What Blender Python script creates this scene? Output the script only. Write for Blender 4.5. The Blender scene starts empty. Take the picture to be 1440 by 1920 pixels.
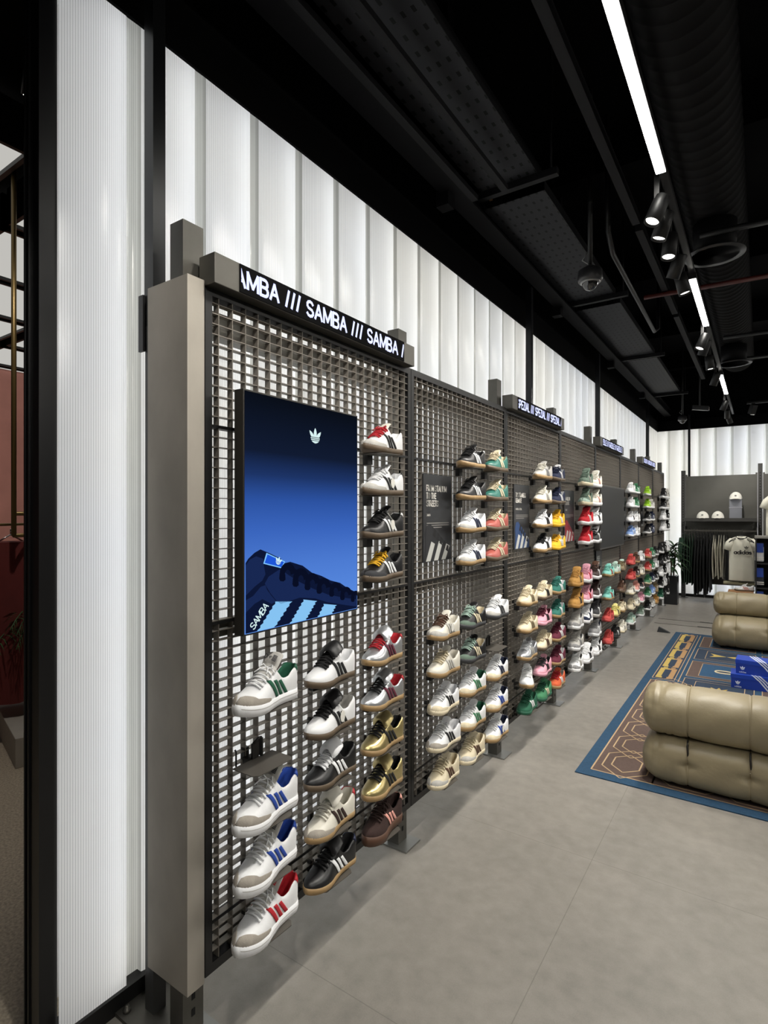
import bpy, bmesh, math, random
from math import sin, cos, pi, radians, sqrt, exp
from mathutils import Vector, Matrix
random.seed(7)
SC = bpy.context.scene
COL = SC.collection

# ------------------------------------------------------------------ camera, world, exposure
CAM_Z = 1.6
cam_d = bpy.data.cameras.new('camera'); cam = bpy.data.objects.new('camera', cam_d); COL.objects.link(cam)
cam.location = (0, 0, CAM_Z)
YAW = math.atan(708/1040)
cam.rotation_euler = (pi/2, 0, YAW)
cam_d.sensor_fit = 'VERTICAL'; cam_d.sensor_height = 36.0; cam_d.lens = 36.0*1040/1920
cam_d.clip_start = .05; cam_d.clip_end = 100
cam_d.shift_y = 3/1920
SC.camera = cam
W = bpy.data.worlds.new('world'); SC.world = W; W.use_nodes = True
W.node_tree.nodes['Background'].inputs[0].default_value = (.9, .95, 1, 1)
W.node_tree.nodes['Background'].inputs[1].default_value = .012
SC.view_settings.view_transform = 'Standard'; SC.view_settings.look = 'None'
SC.view_settings.gamma = 1; SC.view_settings.use_curve_mapping = False
SC.view_settings.exposure = 0.0
SC.cycles.use_denoising = True
SC.cycles.max_bounces = 7; SC.cycles.diffuse_bounces = 4; SC.cycles.transmission_bounces = 4
SC.cycles.sample_clamp_indirect = 4.0
SPOT_W = 52.0       # track spotlights
LED_E = 55.0
LED_FILL = 270.0        # linear lights, here the unseen right-hand ones added as fill
WALL_E = .235        # backlit fluted sheets, own glow
TUBE_E = .78        # tubes behind the sheets

# ------------------------------------------------------------------ materials
_mats = {}
def srgb(h):
    h = h.lstrip('#'); c = [int(h[i:i+2], 16)/255 for i in (0, 2, 4)]
    return tuple(x/12.92 if x <= .04045 else ((x+.055)/1.055)**2.4 for x in c)
def mat(name, col, rough=.5, metal=0.0, noise=0.0, scale=8.0, bump=0.0, bscale=60.0, emit=0.0, spec=None, trans=0.0, stretch=None, alpha=None):
    if name in _mats: return _mats[name]
    if isinstance(col, str): col = srgb(col)
    m = bpy.data.materials.new(name); m.use_nodes = True
    nt = m.node_tree; b = nt.nodes['Principled BSDF']
    b.inputs['Base Color'].default_value = (*col, 1)
    b.inputs['Roughness'].default_value = rough; b.inputs['Metallic'].default_value = metal
    if spec is not None: b.inputs['Specular IOR Level'].default_value = spec
    if trans: b.inputs['Transmission Weight'].default_value = trans
    if emit:
        b.inputs['Emission Color'].default_value = (*col, 1); b.inputs['Emission Strength'].default_value = emit
    tc = nt.nodes.new('ShaderNodeTexCoord')
    if noise:
        n = nt.nodes.new('ShaderNodeTexNoise'); n.inputs['Scale'].default_value = scale; n.inputs['Detail'].default_value = 6
        mp = nt.nodes.new('ShaderNodeMapping')
        if stretch: mp.inputs['Scale'].default_value = stretch
        r = nt.nodes.new('ShaderNodeMapRange'); r.inputs['From Min'].default_value = .3; r.inputs['From Max'].default_value = .7
        r.inputs['To Min'].default_value = 1-noise; r.inputs['To Max'].default_value = 1+noise
        mx = nt.nodes.new('ShaderNodeVectorMath'); mx.operation = 'SCALE'; mx.inputs[0].default_value = col
        nt.links.new(tc.outputs['Object'], mp.inputs[0]); nt.links.new(mp.outputs[0], n.inputs[0])
        nt.links.new(n.outputs['Fac'], r.inputs['Value']); nt.links.new(r.outputs[0], mx.inputs['Scale'])
        nt.links.new(mx.outputs[0], b.inputs['Base Color'])
    if bump:
        n2 = nt.nodes.new('ShaderNodeTexNoise'); n2.inputs['Scale'].default_value = bscale; n2.inputs['Detail'].default_value = 4
        bp = nt.nodes.new('ShaderNodeBump'); bp.inputs['Strength'].default_value = bump; bp.inputs['Distance'].default_value = .01
        nt.links.new(tc.outputs['Object'], n2.inputs[0]); nt.links.new(n2.outputs['Fac'], bp.inputs['Height'])
        nt.links.new(bp.outputs[0], b.inputs['Normal'])
    _mats[name] = m
    return m
def emis(name, col, e):
    if name in _mats: return _mats[name]
    if isinstance(col, str): col = srgb(col)
    m = bpy.data.materials.new(name); m.use_nodes = True; nt = m.node_tree
    nt.nodes.remove(nt.nodes['Principled BSDF'])
    em = nt.nodes.new('ShaderNodeEmission'); em.inputs[0].default_value = (*col, 1); em.inputs[1].default_value = e
    nt.links.new(em.outputs[0], nt.nodes['Material Output'].inputs[0]); _mats[name] = m
    return m

# ------------------------------------------------------------------ mesh helpers
class MB:
    def __init__(s): s.v = []; s.f = []; s.m = []; s.cur = 0; s.smooth = []; s.sm = False
    def add(s, vs, fs):
        o = len(s.v); s.v += [tuple(p) for p in vs]
        for f in fs: s.f.append([i+o for i in f]); s.m.append(s.cur); s.smooth.append(s.sm)
    def box(s, x0, x1, y0, y1, z0, z1):
        s.add([(x0,y0,z0),(x1,y0,z0),(x1,y1,z0),(x0,y1,z0),(x0,y0,z1),(x1,y0,z1),(x1,y1,z1),(x0,y1,z1)],
              [(0,3,2,1),(4,5,6,7),(0,1,5,4),(1,2,6,5),(2,3,7,6),(3,0,4,7)]); return s
    def bar(s, a, b, w, h=None, up=(0,0,1)):
        a = Vector(a); b = Vector(b); h = h or w; d = (b-a).normalized(); up = Vector(up)
        if abs(d.dot(up)) > .99: up = Vector((1,0,0))
        r = d.cross(up).normalized(); u = r.cross(d)
        vs = []
        for p in (a, b):
            for i, j in ((-1,-1),(1,-1),(1,1),(-1,1)): vs.append(p + r*(i*w/2) + u*(j*h/2))
        s.add(vs, [(0,1,2,3),(7,6,5,4),(0,4,5,1),(1,5,6,2),(2,6,7,3),(3,7,4,0)]); return s
    def tube(s, pts, r, n=10, caps=True):
        pts = [Vector(p) for p in pts]; k = len(pts); rs = r if isinstance(r, (list, tuple)) else [r]*k
        vs = []; prev = None
        for i, p in enumerate(pts):
            d = (pts[min(i+1,k-1)]-pts[max(i-1,0)]).normalized()
            up = prev if prev is not None else (Vector((0,0,1)) if abs(d.z) < .9 else Vector((1,0,0)))
            a = d.cross(up).normalized(); b = a.cross(d); prev = b
            for j in range(n): t = 2*pi*j/n; vs.append(p + (a*cos(t) + b*sin(t))*rs[i])
        fs = [(i*n+j, i*n+(j+1)%n, (i+1)*n+(j+1)%n, (i+1)*n+j) for i in range(k-1) for j in range(n)]
        sm = s.sm; s.sm = True; 
        if caps: fs += [tuple(range(n))[::-1], tuple((k-1)*n+j for j in range(n))]
        s.add(vs, fs); s.sm = sm; return s
    def lathe(s, prof, c=(0,0,0), n=24, axis=None):
        vs = []; k = len(prof)
        for r, z in prof:
            for j in range(n):
                t = 2*pi*j/n; p = Vector((r*cos(t), r*sin(t), z))
                if axis: p = axis @ p
                vs.append(p + Vector(c))
        fs = [(i*n+j, i*n+(j+1)%n, (i+1)*n+(j+1)%n, (i+1)*n+j) for i in range(k-1) for j in range(n)]
        fs += [tuple(range(n))[::-1], tuple((k-1)*n+j for j in range(n))]
        sm = s.sm; s.sm = True; s.add(vs, fs); s.sm = sm; return s
    def poly(s, pts): s.add(pts, [tuple(range(len(pts)))]); return s
    def prism(s, pts, d):
        n = len(pts); d = Vector(d); vs = [Vector(p) for p in pts]; vs += [p+d for p in vs]
        s.add(vs, [tuple(range(n))[::-1], tuple(range(n, 2*n))] + [(i,(i+1)%n,n+(i+1)%n,n+i) for i in range(n)]); return s
    def grid(s, rows, closed=False):
        n = len(rows[0]); vs = [p for r in rows for p in r]; fs = []
        for i in range(len(rows)-1):
            for j in range(n if closed else n-1):
                fs.append((i*n+j, i*n+(j+1)%n, (i+1)*n+(j+1)%n, (i+1)*n+j))
        sm = s.sm; s.sm = True; s.add(vs, fs); s.sm = sm; return s
    def mesh(s, name, mats=None, off=(0,0,0)):
        me = bpy.data.meshes.new(name)
        me.from_pydata([(p[0]-off[0], p[1]-off[1], p[2]-off[2]) for p in s.v], [], s.f)
        for m in (mats or []): me.materials.append(m)
        me.polygons.foreach_set('material_index', s.m); me.polygons.foreach_set('use_smooth', s.smooth)
        me.validate(); me.update()
        bm = bmesh.new(); bm.from_mesh(me); bmesh.ops.recalc_face_normals(bm, faces=bm.faces); bm.to_mesh(me); bm.free()
        return me
    def build(s, name, mats, parent=None, bevel=0.0):
        if not isinstance(mats, (list, tuple)): mats = [mats]
        off = Vector((0,0,0)); p = parent
        while p is not None: off += p.location; p = p.parent
        o = bpy.data.objects.new(name, s.mesh(name, mats, off)); COL.objects.link(o)
        if parent is not None: o.parent = parent
        if bevel:
            b = o.modifiers.new('bevel', 'BEVEL'); b.width = bevel; b.segments = 2; b.limit_method = 'ANGLE'
        return o
def tag(o, label, cat, group=None, kind=None):
    if label: o['label'] = label
    if cat: o['category'] = cat
    if group: o['group'] = group
    if kind: o['kind'] = kind
    return o
def thing(name, label, cat, loc=(0,0,0), group=None):
    o = bpy.data.objects.new(name, None); COL.objects.link(o); o.location = loc; o.empty_display_size = .05
    return tag(o, label, cat, group)
def struct(name, mb, m, label=None):
    o = mb.build(name, m); o['kind'] = 'structure'
    if label: o['label'] = label
    return o

def text_polys(body, size, bold=0.0, spacing=1.0, xscale=1.0):
    c = bpy.data.curves.new('t', 'FONT'); c.body = body; c.size = size; c.offset = bold; c.space_character = spacing; c.resolution_u = 3
    o = bpy.data.objects.new('t', c); COL.objects.link(o); bpy.context.view_layer.update()
    me = bpy.data.meshes.new_from_object(o)
    vs = [(v.co.x*xscale, v.co.y) for v in me.vertices]; fs = [tuple(p.vertices) for p in me.polygons]
    bpy.data.objects.remove(o); bpy.data.curves.remove(c); bpy.data.meshes.remove(me)
    return vs, fs
def put_text(mb, body, size, org, right, up, bold=0.0, spacing=1.0, xscale=1.0, clip=None, shear=0):
    """flat lettering on a plane; org = lower-left, clip = (x0,x1) in text units"""
    vs, fs = text_polys(body, size, bold, spacing, xscale)
    org = Vector(org); right = Vector(right); up = Vector(up)
    if clip:
        bm = bmesh.new(); bv = [bm.verts.new((x, y, 0)) for x, y in vs]
        for f in fs:
            try: bm.faces.new([bv[i] for i in f])
            except ValueError: pass
        for x, n in ((clip[0], (-1,0,0)), (clip[1], (1,0,0))):
            bmesh.ops.bisect_plane(bm, geom=bm.verts[:]+bm.edges[:]+bm.faces[:], plane_co=(x,0,0), plane_no=n, clear_outer=True)
        bm.verts.index_update(); vs = [(v.co.x, v.co.y) for v in bm.verts]; fs = [tuple(v.index for v in f.verts) for f in bm.faces]; bm.free()
    mb.add([org + right*(x+shear*y) + up*y for x, y in vs], fs)
def _arc(cx, cy, rx, ry, a0, a1, n=7): return [(cx+rx*cos(radians(a0+(a1-a0)*i/n)), cy+ry*sin(radians(a0+(a1-a0)*i/n))) for i in range(n+1)]
GL = {'A': (.72, [[(0,0),(.36,1),(.72,0)], [(.13,.34),(.59,.34)]]), 'M': (.82, [[(0,0),(0,1),(.41,.12),(.82,1),(.82,0)]]),
 'B': (.62, [[(0,0),(0,1),(.34,1)]+_arc(.34,.76,.24,.24,90,-90)+[(0,.52)], [(.34,.52)]+_arc(.36,.26,.26,.26,90,-90)+[(0,0)]]),
 'S': (.62, [_arc(.31,.75,.29,.25,20,270)+_arc(.31,.25,.31,.25,90,-160)]), '/': (.30, [[(0,-.02),(.26,1.02)]]), ' ': (.26, []),
 'P': (.60, [[(0,0),(0,1),(.34,1)]+_arc(.34,.73,.26,.27,90,-90)+[(0,.46)]]), 'E': (.54, [[(.54,1),(0,1),(0,0),(.54,0)], [(0,.52),(.48,.52)]]),
 'Z': (.60, [[(.02,1),(.58,1),(.0,0),(.60,0)]]), 'I': (.04, [[(.02,0),(.02,1)]]), 'L': (.50, [[(0,1),(0,0),(.50,0)]]),
 'G': (.68, [_arc(.35,.5,.35,.5,50,330,12)+[(.68,.44),(.40,.44)]]), 'D': (.66, [[(0,0),(0,1),(.28,1)]+_arc(.28,.5,.38,.5,90,-90,9)+[(0,0)]]),
 'C': (.64, [_arc(.35,.5,.35,.5,48,312,12)]), 'O': (.70, [_arc(.35,.5,.35,.5,0,360,16)]), 'R': (.62, [[(0,0),(0,1),(.34,1)]+_arc(.34,.75,.26,.25,90,-90)+[(0,.5)], [(.32,.5),(.62,0)]]),
 'F': (.52, [[(.52,1),(0,1),(0,0)], [(0,.5),(.46,.5)]]), 'T': (.60, [[(0,1),(.6,1)], [(.3,1),(.3,0)]]), 'U': (.64, [[(0,1),(0,.3)]+_arc(.32,.3,.32,.3,180,360)+[(.64,1)]]),
 'H': (.62, [[(0,0),(0,1)], [(.62,0),(.62,1)], [(0,.52),(.62,.52)]]), 'N': (.64, [[(0,0),(0,1),(.64,0),(.64,1)]]), '7': (.54, [[(0,1),(.54,1),(.18,0)]]),
 '0': (.60, [_arc(.3,.5,.3,.5,0,360,14)]), "'": (.1, [[(.05,1),(.05,.75)]]), 'K': (.6, [[(0,0),(0,1)], [(.58,1),(.02,.42)], [(.2,.6),(.6,0)]]),
 'a': (.56, [_arc(.28,.28,.28,.28,0,360,12), [(.56,.58),(.56,0)]]), 'd': (.56, [_arc(.28,.28,.28,.28,0,360,12), [(.56,1),(.56,0)]]), 'i': (.06, [[(.03,0),(.03,.56)], [(.03,.8),(.03,.86)]]),
 's': (.46, [_arc(.23,.43,.2,.14,30,270)+_arc(.23,.14,.22,.14,90,-150)])}
def strokes(mb, text, h, org, right, up, wt=.15, xs=1.0, gap=.20, clip=None, start=0.0):
    """block lettering of flat strokes; h cap height; clip = visible width in metres, start = metres cut off on the left"""
    org = Vector(org); right = Vector(right); up = Vector(up); x = -start; nrm = right.cross(up)
    def quad(p, q, hw):
        d = Vector((q[0]-p[0], q[1]-p[1]))
        if d.length < 1e-6: return
        d.normalize(); n = Vector((-d.y, d.x))*hw; e = d*hw*.6
        c = [(p[0]-e.x+n.x, p[1]-e.y+n.y), (p[0]-e.x-n.x, p[1]-e.y-n.y), (q[0]+e.x-n.x, q[1]+e.y-n.y), (q[0]+e.x+n.x, q[1]+e.y+n.y)]
        if clip is not None:
            for lo, sg in ((0, 1), (clip, -1)):
                o = []
                for i in range(len(c)):
                    a, b_ = c[i], c[(i+1) % len(c)]; ia = (a[0]-lo)*sg >= 0; ib = (b_[0]-lo)*sg >= 0
                    if ia: o.append(a)
                    if ia != ib: t = (lo-a[0])/(b_[0]-a[0]); o.append((lo, a[1]+t*(b_[1]-a[1])))
                c = o
                if len(c) < 3: return
        mb.poly([org + right*X + up*Y for X, Y in c])
    for ch in text:
        w, ls = GL[ch]
        for l in ls:
            P = [(x+px*h*xs, py*h) for px, py in l]
            for p, q in zip(P, P[1:]): quad(p, q, wt*h/2)
        x += (w*xs+gap)*h
    return x
def trefoil(mb, c, right, up, size):
    """three-leaf emblem with three gaps, flat"""
    c = Vector(c); right = Vector(right); up = Vector(up); N = 48; M_ = 80
    def leaf(x, y, cx, cy, a, hw, hh):
        u = (x-cx)*sin(a) + (y-cy)*cos(a); w = (x-cx)*cos(a) - (y-cy)*sin(a); q = u/hh
        return abs(q) < 1 and abs(w) < hw*(1-q*q)**.8*(1-.15*q)
    def inside(x, y):
        if leaf(x, y, 0, .50, 0, .235, .62): return True
        if leaf(x, y, -.50, .32, -.72, .21, .60) or leaf(x, y, .50, .32, .72, .21, .60): return True
        return y < .16 and (x/.74)**2 + ((y-.16)/.66)**2 < 1
    for i in range(N):
        y = -.52 + 1.66*i/N; h = 1.66/N
        if any(abs(y - g) < .030 for g in (.13, -.05, -.23)): continue
        run = None
        for j in range(M_+1):
            x = -1.05 + 2.1*j/M_; q = inside(x, y) and j < M_
            if q and run is None: run = x
            if not q and run is not None:
                mb.poly([c+(right*run+up*(y))*size, c+(right*x+up*y)*size, c+(right*x+up*(y+h))*size, c+(right*run+up*(y+h))*size]); run = None

# common materials
STEEL = mat('gunmetal_steel', '#5e5c57', .42, .75, noise=.08, scale=14)
STEEL_D = mat('dark_steel', '#2b2a29', .45, .5)
GRATE = mat('grating_steel', '#7d776f', .5, .25)
BLACK = mat('black_paint', '#0b0b0c', .5)
BLACKC = mat('black_ceiling_paint', '#030304', .9, spec=.1)
DARKMET = mat('dark_ceiling_metal', '#08080a', .7, 0, spec=.1)
WHITE = mat('white_paint', '#e8e6e0', .6)

# ------------------------------------------------------------------ structure: floor
def tiled_floor(name, x0, x1, y0, y1, m, z=0.0):
    b = MB(); b.add([(x0,y0,z),(x1,y0,z),(x1,y1,z),(x0,y1,z),(x0,y0,z-.1),(x1,y0,z-.1),(x1,y1,z-.1),(x0,y1,z-.1)],
                    [(0,1,2,3),(4,7,6,5),(0,4,5,1),(1,5,6,2),(2,6,7,3),(3,7,4,0)])
    return struct(name, b, m)
def floor_mat():
    m = bpy.data.materials.new('concrete_tile'); m.use_nodes = True; nt = m.node_tree; b = nt.nodes['Principled BSDF']; L = nt.links
    tc = nt.nodes.new('ShaderNodeTexCoord')
    n1 = nt.nodes.new('ShaderNodeTexNoise'); n1.inputs['Scale'].default_value = 1.1; n1.inputs['Detail'].default_value = 10; n1.inputs['Roughness'].default_value = .68
    n2 = nt.nodes.new('ShaderNodeTexNoise'); n2.inputs['Scale'].default_value = 16; n2.inputs['Detail'].default_value = 8
    n3 = nt.nodes.new('ShaderNodeTexNoise'); n3.inputs['Scale'].default_value = 220; n3.inputs['Detail'].default_value = 2
    mix = nt.nodes.new('ShaderNodeMath'); mix.operation = 'MULTIPLY_ADD'; mix.inputs[1].default_value = .5
    m2 = nt.nodes.new('ShaderNodeMath'); m2.operation = 'MULTIPLY_ADD'; m2.inputs[1].default_value = .3
    m3 = nt.nodes.new('ShaderNodeMath'); m3.operation = 'MULTIPLY'; m3.inputs[1].default_value = .14
    for n in (n1, n2, n3): L.new(tc.outputs['Object'], n.inputs[0])
    L.new(n3.outputs['Fac'], m3.inputs[0]); L.new(n2.outputs['Fac'], m2.inputs[0]); L.new(m3.outputs[0], m2.inputs[2])
    L.new(n1.outputs['Fac'], mix.inputs[0]); L.new(m2.outputs[0], mix.inputs[2])
    cr = nt.nodes.new('ShaderNodeValToRGB'); e = cr.color_ramp.elements
    e[0].position = .33; e[0].color = (*srgb('#78756f'), 1); e[1].position = .62; e[1].color = (*srgb('#96918a'), 1)
    L.new(mix.outputs[0], cr.inputs[0])
    # tile joints every 1.2 m
    sp = nt.nodes.new('ShaderNodeSeparateXYZ'); L.new(tc.outputs['Object'], sp.inputs[0])
    js = []
    for ax, off in ((0, .648), (1, -1.46)):
        a = nt.nodes.new('ShaderNodeMath'); a.operation = 'ADD'; a.inputs[1].default_value = off + 12.0; L.new(sp.outputs[ax], a.inputs[0])
        p = nt.nodes.new('ShaderNodeMath'); p.operation = 'PINGPONG'; p.inputs[1].default_value = .6; L.new(a.outputs[0], p.inputs[0])
        l = nt.nodes.new('ShaderNodeMath'); l.operation = 'LESS_THAN'; l.inputs[1].default_value = .0016; L.new(p.outputs[0], l.inputs[0]); js.append(l)
    mxm = nt.nodes.new('ShaderNodeMath'); mxm.operation = 'MAXIMUM'; L.new(js[0].outputs[0], mxm.inputs[0]); L.new(js[1].outputs[0], mxm.inputs[1])
    sc = nt.nodes.new('ShaderNodeMath'); sc.operation = 'MULTIPLY'; sc.inputs[1].default_value = .42; L.new(mxm.outputs[0], sc.inputs[0])
    mc = nt.nodes.new('ShaderNodeMix'); mc.data_type = 'RGBA'; mc.inputs['B'].default_value = (*srgb('#55524d'), 1)
    L.new(sc.outputs[0], mc.inputs['Factor']); L.new(cr.outputs[0], mc.inputs['A']); L.new(mc.outputs['Result'], b.inputs['Base Color'])
    b.inputs['Roughness'].default_value = .42; b.inputs['Specular IOR Level'].default_value = .35
    bp = nt.nodes.new('ShaderNodeBump'); bp.inputs['Strength'].default_value = .08; bp.inputs['Distance'].default_value = .01
    L.new(n2.outputs['Fac'], bp.inputs['Height']); L.new(bp.outputs[0], b.inputs['Normal'])
    return m
tiled_floor('floor', -1.78, 6.0, -1.5, 13.0, floor_mat())
TERR = mat('terrazzo', '#a59a88', .5, noise=.35, scale=90)
tiled_floor('floor_side_room', -12.5, -1.78, -3.0, 13.0, TERR)

# ------------------------------------------------------------------ structure: backlit fluted wall
PER = .2665
def fluted(y_start, y_end, z0, z1):
    pts = []   # (along, depth)
    k = 0; y = y_start
    while y < y_end - 1e-4:
        n = 9
        for i in range(n):                      # bulge .205 wide, coming forward towards its far edge
            u = i/(n-1); yy = y + .205*u
            pts.append((yy, .012 + .034*(sin(pi*min(1,.10+u*.62))) ))
        pts.append((y+.2065, .004)); pts.append((y+.225, .0)); pts.append((y+.2655, .002))
        y += PER
    pts = [(min(a, y_end), d) for a, d in pts]
    return pts
def sheet_mat(name, axis, E=None, tint=1.0, ramp=((.81,.82,.84),(.87,.85,.80))):
    m = bpy.data.materials.new(name); m.use_nodes = True; nt = m.node_tree; L = nt.links
    nt.nodes.remove(nt.nodes['Principled BSDF'])
    tc = nt.nodes.new('ShaderNodeTexCoord'); sp = nt.nodes.new('ShaderNodeSeparateXYZ'); L.new(tc.outputs['Object'], sp.inputs[0])
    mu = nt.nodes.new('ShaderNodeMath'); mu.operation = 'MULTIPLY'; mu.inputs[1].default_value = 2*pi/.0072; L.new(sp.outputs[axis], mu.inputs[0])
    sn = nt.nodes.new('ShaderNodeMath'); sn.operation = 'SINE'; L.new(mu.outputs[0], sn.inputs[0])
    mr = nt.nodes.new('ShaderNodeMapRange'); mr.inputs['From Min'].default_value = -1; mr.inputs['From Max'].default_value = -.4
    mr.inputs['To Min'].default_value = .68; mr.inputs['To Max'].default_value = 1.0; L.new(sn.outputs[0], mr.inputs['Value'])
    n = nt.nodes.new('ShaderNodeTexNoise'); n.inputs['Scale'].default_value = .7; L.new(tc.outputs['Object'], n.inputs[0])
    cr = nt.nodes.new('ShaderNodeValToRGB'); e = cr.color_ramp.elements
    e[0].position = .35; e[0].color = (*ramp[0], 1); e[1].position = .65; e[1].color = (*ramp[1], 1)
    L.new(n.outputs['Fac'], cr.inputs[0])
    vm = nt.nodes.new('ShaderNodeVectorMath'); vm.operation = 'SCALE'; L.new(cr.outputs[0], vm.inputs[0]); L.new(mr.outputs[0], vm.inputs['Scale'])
    em = nt.nodes.new('ShaderNodeEmission'); em.inputs[1].default_value = E if E is not None else WALL_E; L.new(vm.outputs[0], em.inputs[0])
    tr = nt.nodes.new('ShaderNodeBsdfTranslucent'); L.new(vm.outputs[0], tr.inputs[0])
    gl = nt.nodes.new('ShaderNodeBsdfGlossy'); gl.inputs['Roughness'].default_value = .22; gl.inputs[0].default_value = (.9,.9,.9,1)
    m1 = nt.nodes.new('ShaderNodeMixShader'); m1.inputs[0].default_value = .06; L.new(tr.outputs[0], m1.inputs[1]); L.new(gl.outputs[0], m1.inputs[2])
    ad = nt.nodes.new('ShaderNodeAddShader'); L.new(m1.outputs[0], ad.inputs[0]); L.new(em.outputs[0], ad.inputs[1])
    L.new(ad.outputs[0], nt.nodes['Material Output'].inputs[0])
    return m
WX = -1.765; WZ0 = .045; WZ1 = 3.27; WYE = 12.26
prof = fluted(.826, WYE, WZ0, WZ1)
b = MB(); b.sm = False
rows = [[(WX+d, y, WZ0) for y, d in prof], [(WX+d, y, WZ1) for y, d in prof]]
b.grid(rows)
def overlap(b, pr):
    for i in range(len(pr)-1):
        if i % 12 >= 9 or i % 12 == 8: b.m[i] = 1
overlap(b, prof)
OV = ((.50,.51,.49),(.55,.54,.49))
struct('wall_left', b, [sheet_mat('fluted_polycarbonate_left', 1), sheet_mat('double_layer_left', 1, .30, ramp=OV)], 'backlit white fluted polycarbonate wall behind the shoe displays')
profb = fluted(WX, 3.3, WZ0, WZ1)
b = MB(); b.grid([[(y, WYE-d+.0, WZ0) for y, d in profb], [(y, WYE-d+.0, WZ1) for y, d in profb]]); overlap(b, profb)
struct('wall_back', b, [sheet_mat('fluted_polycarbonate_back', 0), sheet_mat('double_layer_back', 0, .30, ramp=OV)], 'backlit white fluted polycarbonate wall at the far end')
# lightbox behind: white backing and tubes
b = MB(); b.box(WX-.17, WX-.16, .83, WYE+.2, 0, 3.4); b.box(WX-.16, 3.4, WYE+.2, WYE+.21, 0, 3.4)
b.box(WX-.16, WX-.005, .83, WYE+.2, 3.28, 3.3)
struct('trim_1', b, mat('lightbox_backing', '#f2f2f0', .8), 'white backing inside the lit wall')
TUBE = emis('led_tube', (.93, .96, 1.0), TUBE_E*8)
b = MB(); y = .826
while y < WYE:
    b.box(WX-.026, WX-.018, y+.186, y+.196, .06, 3.24); y += PER
x = WX
while x < 3.3:
    b.box(x+.186, x+.196, WYE+.018, WYE+.026, .06, 3.24); x += PER
struct('trim_2', b, TUBE, 'light tubes behind the fluted sheets')
# floor channel and head channel
b = MB(); b.box(-1.80, -1.715, .80, 12.2, 0, .045); b.box(-1.7, 3.3, 12.19, 12.28, 0, .05)
b.box(-1.712, -1.70, .826, 12.2, 0, .062)
struct('baseboard_left', b, BLACK, 'black channel at the foot of the lit wall')
b = MB(); b.box(-1.86, -1.70, .5, 12.4, WZ1, 3.42); b.box(-1.712, -1.70, .5, 12.2, 3.222, WZ1); b.box(-1.7, 6, 12.17, 12.185, 3.225, WZ1); b.box(-1.95, -1.80, -1.5, 12.4, 3.42, 4.6)
b.box(-1.8, 6, 12.17, 12.32, WZ1, 3.42); b.box(-1.8, 6, 12.32, 12.4, 3.42, 4.6)
struct('trim_3', b, BLACKC, 'black bulkhead above the lit wall')
# end jamb
b = MB(); b.box(-1.835, -1.752, .775, .826, 0, 4.3); b.box(-1.93, -1.835, .812, .826, 0, 4.3)
b.box(-1.832,-1.826,.768,.776,0,4.3); b.box(-1.812,-1.806,.770,.776,0,4.3)
struct('trim_4', b, mat('satin_black', '#0d0d0f', .35), 'black end post of the lit wall')
# ceiling
b = MB(); b.box(-1.95, 6, -1.5, 12.4, 4.6, 4.7)
struct('ceiling', b, BLACKC)
b = MB(); b.box(6, 6.1, -1.5, 12.4, 0, 4.6); struct('wall_right', b, mat('dark_wall', '#3a3937', .8))
b = MB(); b.box(-1.95, 6.1, -1.6, -1.5, 0, 4.6); struct('wall_front', b, mat('dark_wall', '#3a3937', .8))

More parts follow.
